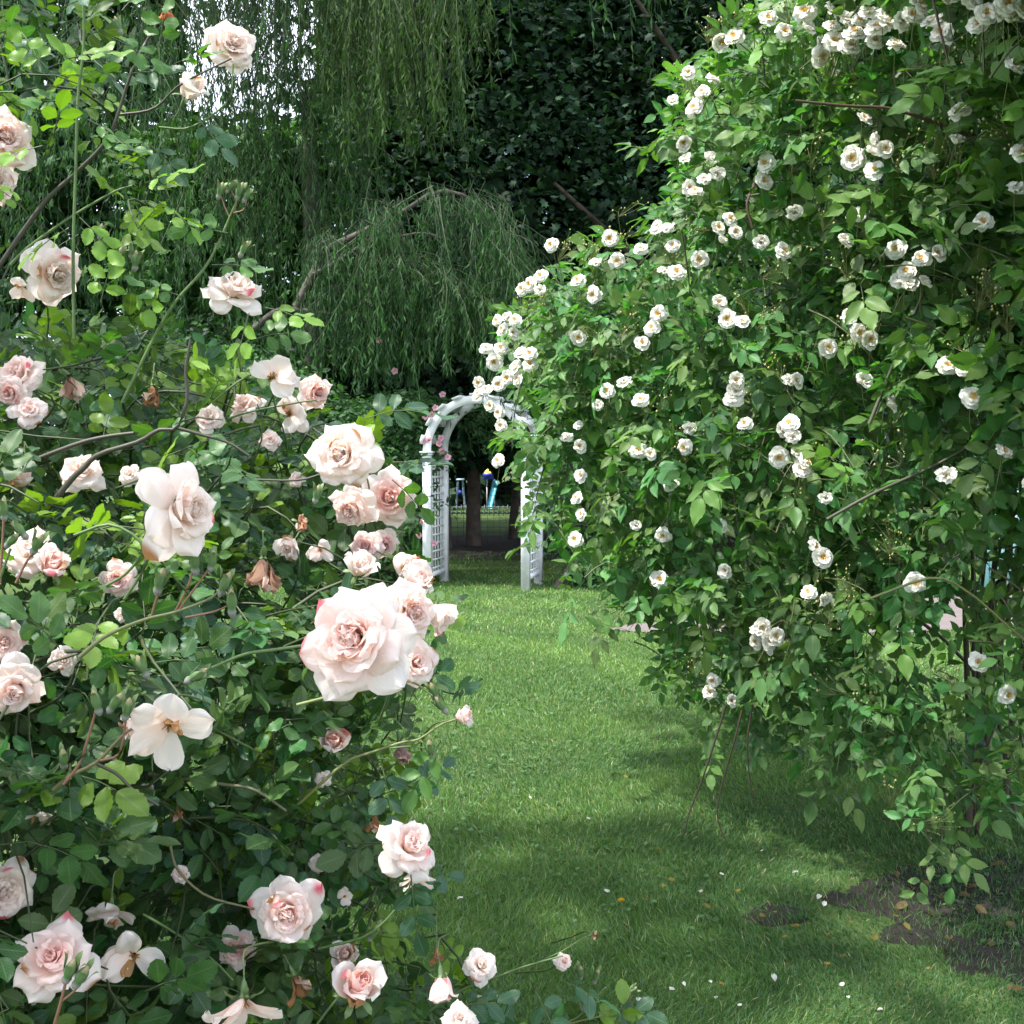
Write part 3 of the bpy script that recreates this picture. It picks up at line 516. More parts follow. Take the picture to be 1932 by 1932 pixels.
def rose_mesh(kind, tone, big):
    acc = Acc(); ci, co = [np.array(c) for c in TONE[tone]]; wh = np.array([.86, .825, .79])
    nu, nv = (15, 14) if big else (9, 9); A = lambda: rng.uniform(0, 6.28)
    def layer(n, r0, z0, L, W, t0, t1, rho, tip, mixo, point, side, ruf=.0030, jt=12):
        a = A()
        for i in range(n):
            cc = ci * (1 - mixo) + co * mixo; c2 = co * (1 - mixo) + wh * mixo
            petal(acc, a + i * 2 * math.pi / n + rng.normal(0, .16), r0 * rng.uniform(.85, 1.15), z0, L * rng.uniform(.88, 1.1), W * rng.uniform(.85, 1.12), t0 + rng.normal(0, jt * .4), t1 + rng.normal(0, jt), rho, tip * rng.uniform(.3, 1.7), cc, c2, ruf, nu, nv, point, side * rng.uniform(.5, 1.5), edge=(None if (rng.random() > .14 or mixo < .4) else ((.42, .22, .09) if rng.random() < .6 else (.75, .20, .24))))
    if kind == 'full':
        layer(4, .001, .008, .028, .009, 6, -16, .9, 0, 0, .2, .0, .004, 12); layer(3, .003, .006, .025, .012, 12, 4, .9, 14, 0, .2, .1, .005, 14); layer(4, .004, .002, .027, .013, 6, -18, 1.0, 6, 0, .2, .1, .004, 12); layer(5, .006, 0, .029, .016, 10, -2, .95, 16, .05, .2, .05, .003, 9); layer(6, .010, .0, .033, .020, 18, 16, .95, 24, .15, .25, .12, .003)
        layer(6, .012, -.001, .039, .024, 22, 22, .95, 34, .45, .3, .2, .003); layer(6, .012, -.003, .045, .027, 42, 48, 1.15, 38, .55, .5, .28, .003); layer(5, .010, -.004, .052, .029, 62, 74, 1.6, 34, .9, 1.0, .5, .0025); layer(6, .008, -.006, .066, .029, 78, 92, 2.6, 26, 1.0, 1.15, .6)
    elif kind == 'open':
        layer(4, .0015, .008, .024, .010, 8, -12, 1.0, 0, 0, .2, .0, .004, 12); layer(3, .003, 0, .030, .014, 2, -12, 1.0, 0, 0, .2, .0, .004); layer(5, .006, 0, .036, .019, 4, -6, .95, 12, .1, .3, .1); layer(5, .009, 0, .040, .023, 14, 10, .95, 30, .35, .4, .2)
        layer(5, .010, -.002, .046, .027, 34, 42, 1.2, 40, .7, .6, .3); layer(5, .009, -.004, .058, .029, 60, 80, 2.2, 34, 1.0, 1.1, .55); layer(4, .008, -.006, .066, .029, 84, 108, 2.8, 26, 1.0, 1.15, .6)
    elif kind == 'cup':
        layer(3, .003, 0, .034, .016, 2, -14, 1.0, 0, 0, .2, .0); layer(4, .007, 0, .040, .022, 10, -12, .95, 5, .3, .3, .05); layer(4, .010, 0, .044, .025, 22, -8, .95, 15, .6, .4, .15); layer(3, .011, -.002, .046, .027, 34, 4, 1.0, 50, 1.0, .8, .3)
    elif kind == 'blown':
        for i in range(6):
            petal(acc, A(), .005, 0, rng.uniform(.045, .06), rng.uniform(.020, .028), rng.uniform(20, 90), rng.uniform(60, 135), rng.uniform(1.6, 3), 20, ci * .5 + co * .5, wh, .004, nu, nv, .9, .2)
        for i in range(16):
            petal(acc, A(), .001, 0, .012, .0012, rng.uniform(0, 60), rng.uniform(10, 80), 1, 0, (.45, .25, .06), (.40, .2, .05), 0, 3, 3, 0, 0)
    else:
        br = np.array([[.38, .19, .08], [.50, .30, .20], [.55, .20, .09], [.5, .33, .3]][tone])
        for i in range(9):
            c2 = br * rng.uniform(.6, 1.3); pal = np.array([.72, .58, .47]) if rng.random() < .3 else c2
            petal(acc, A(), .004, 0, rng.uniform(.03, .05), rng.uniform(.010, .018), rng.uniform(0, 40), rng.uniform(-20, 50), rng.uniform(.8, 1.6), rng.uniform(-40, 60), c2, pal, .0075, nu, nv, .7, .3)
    if kind in ('cup', 'blown') and rng.random() < .6:   # browned or bruised outer petal
        petal(acc, A(), .008, -.003, .036, .014, 30, 30, 1.2, 60, (.45, .25, .10), (.50, .30, .14), .006, nu, nv, .6, .3)
    V = np.concatenate(acc.V); acc.V = [V]
    return acc
def basis(f):
    f = Vector(f).normalized(); up = Vector((0, 0, 1)) if abs(f.z) < .95 else Vector((0, 1, 0))
    x = up.cross(f).normalized(); y = f.cross(x); return np.array([list(x), list(y), list(f)]).T
def calyx_acc():
    acc = Acc(); prof = [(0.0008, -.030), (.0012, -.026), (.0035, -.021), (.0052, -.014), (.0048, -.008), (.0062, -.004), (.009, .0)]
    k = 8; th = np.arange(k) / k * 6.2832
    V = np.concatenate([np.stack([r * np.cos(th), r * np.sin(th), np.full(k, z)], -1) for r, z in prof])
    f = [[i * k + j, i * k + (j + 1) % k, (i + 1) * k + (j + 1) % k, (i + 1) * k + j] for i in range(len(prof) - 1) for j in range(k)]
    acc.add(V, f, (.10, .16, .06))
    for i in range(5): petal(acc, i * 1.2566 + .2, .006, -.003, .026, .0045, 75, 130, 3, 10, (.09, .16, .05), (.12, .18, .06), .0005, 3, 5, 1, .1)
    return acc
EXT = {'full': .062, 'open': .066, 'cup': .028, 'blown': .052, 'withered': .034}
LABK = {'full': 'full blush pink rose with many folded petals', 'open': 'pale rose with pointed outer petals spread wide', 'cup': 'half open cupped rose', 'blown': 'blown rose with few hanging cream petals', 'withered': 'withered brown rose'}
for (x, y, px, d, kind, fc, tone) in RO:
    c = P(x, y, d); dia = px * d / F; big = px > 90
    s_ = dia / 2 / EXT[kind]
    if kind == 'cup': s_ = dia / 2 / .026
    acc = rose_mesh(kind, tone, big); V = acc.V[0]
    f = np.array([fc[0], -fc[1], fc[2]]); B = basis(f)
    cen = V.mean(0) * .6; W = ((V - cen) * s_) @ B.T
    if kind in ('blown', 'withered'):   # limp petals hang
        W[:, 2] -= .35 * (np.hypot(W[:, 0], W[:, 1]) ** 1.0) * .8
    acc.V = [W]
    o = acc.build({'withered': 'spent_rose', 'blown': 'blown_rose'}.get(kind, 'rose'), M_petal, pink)
    o.location = tuple(c - np.array([-1.2, 2.2, 0])); o['label'] = LABK[kind]
    ca = calyx_acc(); Vc = np.concatenate(ca.V); ca.V = [((Vc - cen) * s_) @ B.T]
    ca.build('calyx', M_stem, o)
    b0 = c - (B @ (cen + np.array([0, 0, .030]))) * s_ ; fn = norm(f)
    e = b0 - fn * .05 + np.array([rng.normal(0, .015), .11, -.06]); e2 = e + np.array([rng.normal(-.02, .03), .16, -.08])
    cane(twigs, [b0, b0 - fn * .03 + np.array([0, .01, -.004]), e, e2], .0013 * max(s_, .8), .0018, (.10, .14, .05), 12, 5)
# buds
def bud_acc():
    acc = Acc(); k = 8; th = np.arange(k) / k * 6.2832
    prof = [(.0012, -.004), (.0045, .0), (.0055, .004), (.0045, .008), (.0062, .012), (.0070, .017), (.0058, .023), (.003, .029), (.0006, .033)]
    V = np.concatenate([np.stack([r * np.cos(th), r * np.sin(th), np.full(k, z)], -1) for r, z in prof])
    f = [[i * k + j, i * k + (j + 1) % k, (i + 1) * k + (j + 1) % k, (i + 1) * k + j] for i in range(len(prof) - 1) for j in range(k)]
    g1 = np.array([.11, .19, .075]); gr = np.array([.26, .25, .24]); tp = np.array([.30, .26, .13]); C = np.repeat(np.array([gr, gr, gr, g1, g1, g1, g1, tp, tp]), k, 0)
    acc.add(V, f, C)
    for i in range(4): petal(acc, i * 1.57 + .3, .0062, .010, .026, .0035, 12, 8, 2, 40, (.10, .18, .06), (.14, .2, .07), .0004, 3, 6, 1, .1)
    return acc
for i, (x, y, d) in enumerate(BU):
    acc = bud_acc(); V = np.concatenate(acc.V); f = norm([rng.normal(.15, .4), -.2, rng.uniform(.5, 1)]); B = basis(f)
    acc.V = [((V - np.array([0, 0, .015])) * rng.uniform(.75, 1.0)) @ B.T]; o = acc.build('bud', M_stem, pink); o.location = tuple(P(x, y, d) - np.array([-1.2, 2.2, 0])); o['label'] = 'closed green rosebud'
place(twigs.build('cane', M_stem))

# ------------------------------------------------------------------ white rose bush
wb = empty('rose_bush', (2.1, 4.6, 0)); tag(wb, 'tall arching rambler rose covered in clusters of small white semi-double flowers', 'rose bush')
def placew(o): o.parent = wb; o.location = (-2.1, -4.6, 0); return o
leaves = Acc(); twigs = Acc()
WP = [(1560, -330), (1460, -60), (1430, 20), (1350, 95), (1285, 150), (1275, 200), (1250, 260), (1275, 330), (1310, 385), (1240, 410), (1180, 440), (1110, 505), (1060, 540), (985, 590), (945, 640), (935, 720), (945, 800), (945, 860), (985, 900), (1000, 960), (1045, 1020), (1085, 1060), (1130, 1100), (1140, 1165), (1240, 1180), (1280, 1150), (1400, 1150), (1480, 1190), (1600, 1190), (1700, 1120), (1932, 1060), (2500, 1000), (2500, -330)]
WP_low = [(1240, 1180), (1250, 1290), (1300, 1370), (1340, 1420), (1430, 1430), (1520, 1410), (1600, 1440), (1680, 1440), (1730, 1500), (1730, 1580), (1800, 1590), (1870, 1560), (1880, 1450), (1960, 1430), (2300, 1500), (2300, 1100), (1300, 1120)]
def white_sprays(poly, n, rngd, size, off=0., lime=.1, zmin=.12, hole=True):
    x, y = poly_samples(poly, n); d = dfR(x, y) + off + rngd * rng.random(n) ** 1.2
    if hole:
        k = ~((x > 1860) & (x < 1925) & (y > 960) & (y < 1150)) & ~((x > 1425) & (x < 1500) & (y > 1270) & (y < 1370)) & ~((x > 1590) & (x < 1750) & (y > 1210) & (y < 1300) & (rng.random(n) < .6))
        x, y, d = x[k], y[k], d[k]
    B = P(x, y, d); m = B[:, 2] > zmin; B = B[m]; x = x[m]; y = y[m]; n = len(B)
    lx = np.clip((1500 - x) / 600, -.6, 1); outw = norm(np.stack([-.45 * lx + rng.normal(-.1, .5, n), rng.normal(-.6, .4, n), rng.normal(.15, .45, n) + .4 * np.clip((700 - y) / 700, -.8, 1)], -1)); L = rng.uniform(.18, .34, n)
    B = B - outw * (L * .65)[:, None] + np.array([0, 0, 1.]) * (L * .3)[:, None]
    perp = norm(np.cross(outw, rng.normal(0, 1, (n, 3)))); ts = np.linspace(0, 1, 5)
    path = B[:, None] + outw[:, None] * (L[:, None] * ts)[..., None] - np.array([0, 0, 1.]) * (L[:, None] * .5 * ts ** 2)[..., None]
    tubes(twigs, path, np.repeat([[.0035, .003, .0024, .0018, .0012]], n, 0) * rng.uniform(.7, 1.3, (n, 1)), np.array([.075, .085, .035]), 4)
    limey = rng.random(n) < lime * (1 + 1.5 * (y < 350))
    for k in range(5):
        o = path[:, k]; a = k * 2.4 + rng.uniform(0, 6.28, n); q = norm(np.cross(outw, perp)); side = perp * np.cos(a)[:, None] + q * np.sin(a)[:, None]
        rd = norm(outw * .55 + side * .9 + np.array([0, -.2, -.12])); nn = norm(np.array([-.08, -.42, .75]) + rng.normal(0, .38, (n, 3)))
        Lc = rng.uniform(.085, .125, n); sz = size * rng.uniform(.75, 1.2, n)
        base = np.array([.068, .160, .044]) * rng.uniform(.65, 1.4, (n, 1)); base[:, 0] *= rng.uniform(.7, 1.5, n)
        base[limey] = np.array([.10, .21, .04]) * rng.uniform(.7, 1.25, (limey.sum(), 1))
        keep = ~hides(o + rd * (Lc * .6)[:, None], WFa, 9) & ~hides(o + rd * (Lc * 1.2)[:, None], WFa, 9) & (o[:, 1] > 2.3)
        compound(leaves, twigs, o[keep], rd[keep], nn[keep], Lc[keep], sz[keep], [T_ramb, T_ramb2], base[keep])
white_sprays(WP, 1250, 1.5, .072)
white_sprays([(1790, 1080), (2350, 1020), (2350, 1480), (1930, 1440), (1800, 1300)], 60, .5, .070, lime=.04, off=-.05)
white_sprays(WP, 400, .35, .078, off=-.08, lime=.16)
white_sprays(WP_low, 84, .5, .064, lime=.05)
white_sprays([(1290, 1200), (1420, 1190), (1700, 1240), (1660, 1420), (1340, 1400)], 40, .35, .064, lime=.05)
wroot = np.array([2.05, 4.75, 0.])
for i in range(18):
    low = i % 5 == 0
    x, y = poly_samples(WP_low if low else WP, 1); t = P(x[0], y[0], dfR(x[0], y[0]) + rng.uniform(.15, .9))
    if t[2] < .25: continue
    r = wroot + np.array([rng.uniform(-.22, .3), rng.uniform(-.25, .25), 0]); mid = r * .5 + t * .5 + np.array([rng.normal(0, .1), rng.normal(0, .1), .55 + .25 * t[2]])
    cane(twigs, [r, r * .75 + mid * .25 + np.array([0, 0, .35]), mid, t, t + (t - mid) * .12 - np.array([0, 0, .1])], .011 * rng.uniform(.7, 1.3), .003, (.075, .06, .04), 18, 6)
def cw(pts, d, r0, r1, c=(.07, .045, .03), m=14): return cane(twigs, P([p[0] for p in pts], [p[1] for p in pts], d), r0, r1, c, m)
cw([(1370, 1330), (1345, 1410), (1325, 1470), (1302, 1530), (1290, 1575)], 4.3, .0045, .0025); cw([(1400, 1340), (1385, 1400), (1365, 1470), (1353, 1530), (1360, 1565), (1372, 1590)], 4.25, .004, .0022); cw([(1420, 1330), (1410, 1400), (1415, 1470), (1427, 1522)], 4.3, .004, .0022)
cw([(1700, 1150), (1695, 1250), (1690, 1340), (1660, 1430)], 4.2, .008, .004); cw([(1900, 980), (1905, 1060), (1880, 1110), (1870, 1230), (1860, 1420)], 4.3, .012, .009); cw([(1932, 960), (1920, 1070), (1895, 1140), (1885, 1300)], 4.25, .011, .009)
cw([(1640, 1130), (1760, 1090), (1830, 1120), (1900, 1180), (1960, 1230)], 3.1, .004, .003, (.13, .14, .05)); cw([(1560, 980), (1650, 930), (1760, 880), (1850, 830), (1932, 780)], 3.6, .006, .005, (.07, .07, .04)); cw([(1640, 800), (1680, 700), (1730, 580), (1770, 490), (1800, 420), (1860, 300)], 3.72, .006, .004, (.09, .09, .06))
cw([(1840, 260), (1760, 230), (1680, 205), (1600, 200), (1500, 190)], 3.4, .006, .004); cw([(1420, 430), (1410, 380), (1440, 320), (1500, 260), (1560, 230)], 4.2, .006, .005)
cw([(1500, 1130), (1490, 1180), (1475, 1170), (1445, 1190)], 3.9, .003, .002, (.16, .15, .06)); cw([(1770, 0), (1755, -30), (1770, 40), (1790, 120)], 3.1, .004, .003)
placew(leaves.build('foliage', M_whiteleaf))
# blossoms: a few shapes shared by all
def blossom_mesh(seed):
    dt = (0, 0, -6, 0, 8, -26, -38)[seed]
    acc = Acc(); st = Acc(); W = np.array([.82, .815, .77])
    for ring, (n, L, w, t0, t1) in enumerate(((6, .0205, .0140, 74, 84), (6, .0172, .0125, 58, 72), (4, .0125, .0095, 44, 60))):
        a = rng.uniform(0, 6.28)
        for i in range(n): petal(acc, a + i * 6.2832 / n + rng.normal(0, .12), .003, -.001 + ring * .0015, L * rng.uniform(.8, 1.12), w, t0 + dt + rng.normal(0, 10), t1 + dt * 1.3 + rng.normal(0, 18), 1.6, 12, (.80, .76, .58), W, .0022, 7, 7, 0.0, .18)
    for i in range(26):
        a = rng.uniform(0, 6.28); petal(st, a, .001, 0.003, rng.uniform(.007, .010), .0006, rng.uniform(5, 60), rng.uniform(10, 70), 1, 0, (.62, .40, .08), (.55, .30, .05), 0, 2, 3, 0, 0)
    k = 8; th = np.arange(k) / k * 6.2832
    st.add(np.concatenate([np.stack([.0036 * np.cos(th), .0036 * np.sin(th), np.full(k, .004)], -1), [[0, 0, .0075]]]), [[i, (i + 1) % k, k] for i in range(k)], (.50, .28, .04))
    return acc, st
variants = []
for v in range(7):
    a, b = blossom_mesh(v); o = a.build('blossom', M_white); p = b.build('stamens', M_stem); variants.append((o.data, p.data)); bpy.data.objects.remove(o); bpy.data.objects.remove(p)
pw = [(x, y, dfR(x, y) - .10) for x, y in WF]; order = np.argsort([q[2] for q in pw]); stuffV = []; extra = Acc()
def me_arrays(me):
    V = np.zeros(len(me.vertices) * 3); me.vertices.foreach_get('co', V); V = V.reshape(-1, 3)
    F4 = [list(p_.vertices) for p_ in me.polygons]; C = np.zeros(len(V) * 4); me.color_attributes['tint'].data.foreach_get('color', C); return V, F4, C.reshape(-1, 4)[:, :3]
va = [(me_arrays(a), me_arrays(b)) for a, b in variants]
for rank, qi in enumerate(order):
    x, y, d = pw[qi]; c = P(x, y, d); v = rng.integers(0, 7)
    lf = np.clip((1450 - x) / 500, -.3, 1.0)
    f = norm([-.55 * lf + rng.normal(0, .42), -.8 + rng.normal(0, .22), .45 + rng.normal(0, .4)]); B = basis(f); sc_ = rng.uniform(1.25, 1.75)
    st = c - np.asarray(f) * .012; en = st + np.array([rng.normal(.03, .02), .07, -.09])
    cane(twigs, [st, st * .5 + en * .5 + np.array([0, .01, -.015]), en], .0011, .0016, (.14, .17, .06), 7, 4)
    if rank < 100:
        o = bpy.data.objects.new('blossom', variants[v][0]); col.objects.link(o); o.parent = wb
        from mathutils import Matrix
        o.matrix_local = Matrix.Translation(Vector(c) - Vector((2.1, 4.6, 0))) @ Matrix([list(B[0] * sc_) + [0], list(B[1] * sc_) + [0], list(B[2] * sc_) + [0], [0, 0, 0, 1]])
        q = bpy.data.objects.new('stamens', variants[v][1]); col.objects.link(q); q.parent = o
    else:
        for (V, F4, C) in va[v]:
            for nn_ in (3, 4):
                ff = [f_ for f_ in F4 if len(f_) == nn_]
                if ff and nn_ == 4 or (ff and len(V) < 400):
                    extra.add((V * sc_) @ B.T + c, ff, C)
eo = placew(extra.build('blossoms', M_white)); eo['kind'] = 'stuff'; eo['label'] = 'smaller white blossoms of the far side of the bush'
# bud clusters (panicles)
BC = [(1065, 475), (1185, 395), (1165, 455), (1030, 570), (1000, 570), (1110, 620), (1130, 655), (1300, 165), (1340, 60), (1410, 30), (1480, 20), (1560, 120), (1540, 290), (1500, 300), (1590, 500), (1760, 310), (1700, 300), (1800, 300), (1740, 120), (1770, 250), (1870, 60), (1850, 90), (1500, 920), (1530, 880), (1700, 850), (1660, 870), (1680, 1020), (1700, 1050), (1600, 1110),
      (1620, 1160), (1290, 850), (1250, 760), (1200, 1060), (1560, 1170), (1330, 1260), (1310, 1240), (1630, 1330), (1560, 1300), (1800, 1290), (1680, 1500), (1760, 1560), (1850, 560), (1870, 540), (1640, 620), (1600, 640), (1440, 600), (1400, 580), (1180, 620), (1120, 480), (1260, 480), (1320, 430), (1410, 740), (1340, 820), (1460, 700), (1830, 640), (1890, 250), (1640, 200), (1510, 480), (1560, 410), (1460, 520), (1900, 600)]
def ball(acc, c, r, C):
    t = np.array([[0, 0, 1], [1, 0, 0], [0, 1, 0], [-1, 0, 0], [0, -1, 0], [0, 0, -1.]]) * np.array([1, 1, 1.3]); acc.add(c + t * r, [[0, 1, 2], [0, 2, 3], [0, 3, 4], [0, 4, 1], [5, 2, 1], [5, 3, 2], [5, 4, 3], [5, 1, 4]], C)
for x, y in BC:
    d = dfR(x, y) - .06; c = P(x, y, d); acc = Acc(); up = norm([rng.normal(-.1, .4), -.4, rng.normal(.6, .4)])
    base = c - up * .05; cane(twigs, [base + np.array([.03, .1, -.1]), base], .0016, .0013, (.12, .15, .05), 6, 4)
    for i in range(rng.integers(10, 22)):
        e = base + up * rng.uniform(.04, .12) + rng.normal(0, .03, 3); mid = base * .4 + e * .6 + rng.normal(0, .006, 3)
        cane(acc, [base, mid, e], .0008, .0007, (.20, .22, .08), 5, 3); ball(acc, e, rng.uniform(.0022, .005), np.array([[.45, .38, .16], [.28, .32, .10], [.20, .28, .08]][rng.integers(0, 3)]))
    acc.V = [np.concatenate(acc.V) - np.array([2.1, 4.6, 0])]; o = acc.build('bud_cluster', M_stem, wb)
placew(twigs.build('cane', M_stem))

# ------------------------------------------------------------------ garden arbour
def arbour():
    rot = R(-15); fl = P(1012, 1000, 12.9); cx, cy = 0, 0
    X = lambda px, d: (px - CX) / F * d
    A = np.array([X(1137 * .789 + 0, 12.75), 12.72]); A[0] = (1138 * .7892 - 966) / F * 12.75
    root = empty('garden_arbour', (A[0], A[1], 0), rot)
    tag(root, 'white painted wooden arbour with lattice sides and a round arch, on the lawn', 'garden arbour')
    w = .575; dp = .60; H = 1.52; pt = .088
    for sx in (-1, 1):
        for y in (0, dp):
            a = Acc(); box(a, (sx * w, y, H / 2 - .02), (pt, pt, H + .04)); p = a.build('post', M_paint, root, False)
            a = Acc(); box(a, (sx * w, y, H + .012), (pt + .05, pt + .05, .02)); box(a, (sx * w, y, H - .012), (pt + .024, pt + .024, .022)); a.build('post_cap', M_paint, p, False)
        a = Acc(); y0 = pt / 2 + .001; y1 = dp - pt / 2 - .001
        for yy in np.linspace(y0 + .06, y1 - .06, 5): box(a, (sx * w - .009, yy, .76), (.012, .030, 1.22))
        for zz in np.arange(.2, 1.36, .095): box(a, (sx * w + .009, (y0 + y1) / 2, zz), (.010, y1 - y0, .020))
        for zz in (.13, 1.39): box(a, (sx * w, (y0 + y1) / 2, zz), (.045, y1 - y0, .05))
        a.build('lattice_panel', M_paint, root, False)
    for y in (0, dp):
        a = Acc(); th = np.linspace(0, math.pi, 33)
        for r0, r1 in ((w - .045, w + .045),):
            V = np.concatenate([np.stack([r * np.cos(th), np.full(33, y + o), H + .024 + r * np.sin(th)], -1) for r, o in ((r0, -.018), (r1, -.018), (r1, .018), (r0, .018))])
            f = [[q * 33 + i, q * 33 + i + 1, ((q + 1) % 4) * 33 + i + 1, ((q + 1) % 4) * 33 + i] for q in range(4) for i in range(32)]
            a.add(V, f)
        a.build('arch_rib', M_paint, root, False)
    for t in np.linspace(12, 168, 9):
        t = R(t); a = Acc(); ct, s_ = math.cos(t), math.sin(t); rm = np.array([[ct, 0, -s_], [0, 1, 0], [s_, 0, ct]])
        box(a, (ct * (w + .056), dp / 2, H + .024 + s_ * (w + .056)), (.02, dp + .16, .10), None, rm); a.build('cross_slat', M_paint, root, False)
    return A
A0 = arbour()

# ------------------------------------------------------------------ clouds of leaves
def cloud(acc, poly, d0, d1, n, size, tpl, cols, zmin=.1, clump=.45, crad=.5, down=.0, aspect=1.0, jit=.5, nper=70):
    nu = int(n * (1 - clump)); x, y = poly_samples(poly, nu); pts = [P(x, y, rng.uniform(d0, d1, nu))]
    nc = max(1, int(n * clump) // nper); x, y = poly_samples(poly, nc); c = P(x, y, rng.uniform(d0, d1, nc))
    q = np.repeat(c, nper, 0) + rng.normal(0, 1, (nc * nper, 3)) * np.array([crad, crad, crad * .38]); pts.append(q)
    p = np.concatenate(pts); cid = np.concatenate([rng.integers(0, nc, nu), np.repeat(np.arange(nc), nper)])
    m = p[:, 2] > zmin; p = p[m]; cid = cid[m]; n = len(p)
    Yd = norm(np.stack([rng.normal(0, 1, n), rng.normal(-.2, 1, n), rng.normal(-.35 - down, .5, n)], -1)); Nn = norm(np.array([0, -.2, .8]) + rng.normal(0, jit, (n, 3)))
    X, Y, Z = frames(Yd, Nn); cv = np.random.default_rng(3).uniform(.75, 1.3, nc)[cid]
    C = np.array(cols)[rng.integers(0, len(cols), n)] * rng.uniform(.75, 1.25, (n, 1)) * cv[:, None]
    S = size * rng.uniform(.65, 1.25, n); S = np.stack([S * aspect, S, S], -1)
    scatter(acc, tpl, p, X, Y, Z, S, C)
def limb(acc, pts, r0, r1, m=18, sides=9): cane(acc, pts, r0, r1, (.1, .1, .1), m, sides)
def tree(name, label, base, top, r, limbs, mat=M_bark):
    root = empty(name, base); b = np.array(base, float); a = Acc()
    limb(a, [np.array([0, 0, -.05]), np.array([.0, 0, .25]), (np.array(top) - b) * .5 + np.array([rng.normal(0, .12), 0, 0]), np.array(top) - b], r, r * .35, 22, 12)
    a.V[0][:12] *= np.array([1.45, 1.45, 1]); a.V[0][12:24] *= np.array([1.12, 1.12, 1])
    for pts, r0 in limbs: limb(a, [np.array(p) - b for p in pts], r0, r0 * .25, 14, 7)
    a.build('trunk', mat, root); tag(root, label, 'tree'); return root
def crown(root, acc, mat, name='crown'):
    acc.V = [np.concatenate(acc.V) - np.array(root.location)]; return acc.build(name, mat, root)
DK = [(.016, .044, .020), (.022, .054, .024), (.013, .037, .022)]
# maple behind the arbour
mt = tree('maple_tree', 'big dark maple behind the arbour, its shaded crown filling the top', (4.0, 18.2, 0), (3.8, 18.5, 8.5), .34,
          [([(4, 18.2, 2.6), (2.2, 17.6, 4.2), (.6, 16.6, 5.4)], .12), ([(4, 18.2, 3.4), (5.6, 17.4, 5), (7.2, 16.8, 6)], .12), ([(4, 18.2, 4.5), (2.8, 17, 6.6), (1.4, 16, 8.2)], .1), ([(4, 18.2, 5), (5, 17, 7.5), (5.4, 16, 9)], .1)])
a = Acc()
MP = [(640, -760), (620, 60), (610, 250), (690, 420), (820, 520), (840, 640), (930, 650), (985, 830), (1350, 860), (1950, 860), (2400, 500), (2400, -760)]
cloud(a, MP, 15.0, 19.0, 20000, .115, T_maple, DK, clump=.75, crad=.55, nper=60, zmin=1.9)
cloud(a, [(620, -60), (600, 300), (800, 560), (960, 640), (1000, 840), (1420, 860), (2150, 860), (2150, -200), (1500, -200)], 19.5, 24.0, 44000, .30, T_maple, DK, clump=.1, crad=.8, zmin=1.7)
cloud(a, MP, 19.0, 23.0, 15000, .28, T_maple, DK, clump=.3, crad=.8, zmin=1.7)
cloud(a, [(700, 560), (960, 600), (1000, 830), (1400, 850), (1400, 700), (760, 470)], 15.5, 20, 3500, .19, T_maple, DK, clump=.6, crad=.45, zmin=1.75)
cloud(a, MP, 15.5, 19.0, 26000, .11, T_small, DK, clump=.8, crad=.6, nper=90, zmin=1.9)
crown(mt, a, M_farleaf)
# trees seen through the arch
def dtree(px, py, w, label, h=5.5, n=3200, hw=140):
    g_ = G(px, py); d = g_[1]
    t = tree('shade_tree', label, tuple(g_), (g_[0] + .04, d + .1, h), w, [([(g_[0], d, 2.4), (g_[0] - .8, d - .2, 3.6), (g_[0] - 1.6, d, 4.4)], w * .4), ([(g_[0], d, 2.8), (g_[0] + .8, d + .2, 3.8), (g_[0] + 1.5, d, 4.8)], w * .4)])
    a = Acc(); cloud(a, [(px - hw, 470), (px - hw, 800), (px - 60, 880), (px + 60, 878), (px + hw, 830), (px + hw, 470)], d - 1, d + 1.6, n, .2, T_maple, DK, clump=.4, crad=.4, zmin=1.28); crown(t, a, M_farleaf); return t
dtree(893, 1030, .155, 'dark straight tree trunk seen through the middle of the arch')
dtree(838, 1034, .15, 'dark trunk close behind the left lattice side of the arbour', 5.0, 2200)
dtree(968, 1018, .10, 'slim dark trunk beside the right arbour post, seen through the arch', 5.0, 2600, 120)
dtree(984, 1012, .05, 'thin young trunk half hidden behind the right arbour post', 4.5, 1500, 90)
# broadleaf tree at back left
bt = tree('broadleaf_tree', 'dense dark green broadleaf tree behind the hanging willow branches', (-3.6, 20.5, 0), (-3.4, 20.6, 7), .3, [([(-3.6, 20.5, 2.5), (-5, 20, 4), (-6.5, 19.8, 5.2)], .1), ([(-3.6, 20.5, 3), (-2, 20, 4.6), (-.8, 19.6, 6)], .1)])
a = Acc(); BP = [(-500, -500), (300, -500), (330, 0), (345, 180), (420, 275), (540, 250), (590, 120), (640, -300), (760, -500), (800, 500), (760, 980), (-500, 980)]
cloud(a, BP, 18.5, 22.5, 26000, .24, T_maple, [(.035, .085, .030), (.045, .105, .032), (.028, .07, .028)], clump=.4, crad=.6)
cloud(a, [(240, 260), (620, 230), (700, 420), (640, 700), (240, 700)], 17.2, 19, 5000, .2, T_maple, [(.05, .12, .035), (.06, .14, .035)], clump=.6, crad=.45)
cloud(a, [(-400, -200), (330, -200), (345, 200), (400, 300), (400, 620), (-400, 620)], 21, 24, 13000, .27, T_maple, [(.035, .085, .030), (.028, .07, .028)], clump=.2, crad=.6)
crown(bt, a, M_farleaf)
# far wall of trees: one mass
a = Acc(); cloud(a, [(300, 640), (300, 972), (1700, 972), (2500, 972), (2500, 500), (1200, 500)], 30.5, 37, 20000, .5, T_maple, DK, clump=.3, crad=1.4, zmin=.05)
o = a.build('woods', M_farleaf); tag(o, 'dark far-off belt of trees beyond the play area', 'trees', kind='stuff')

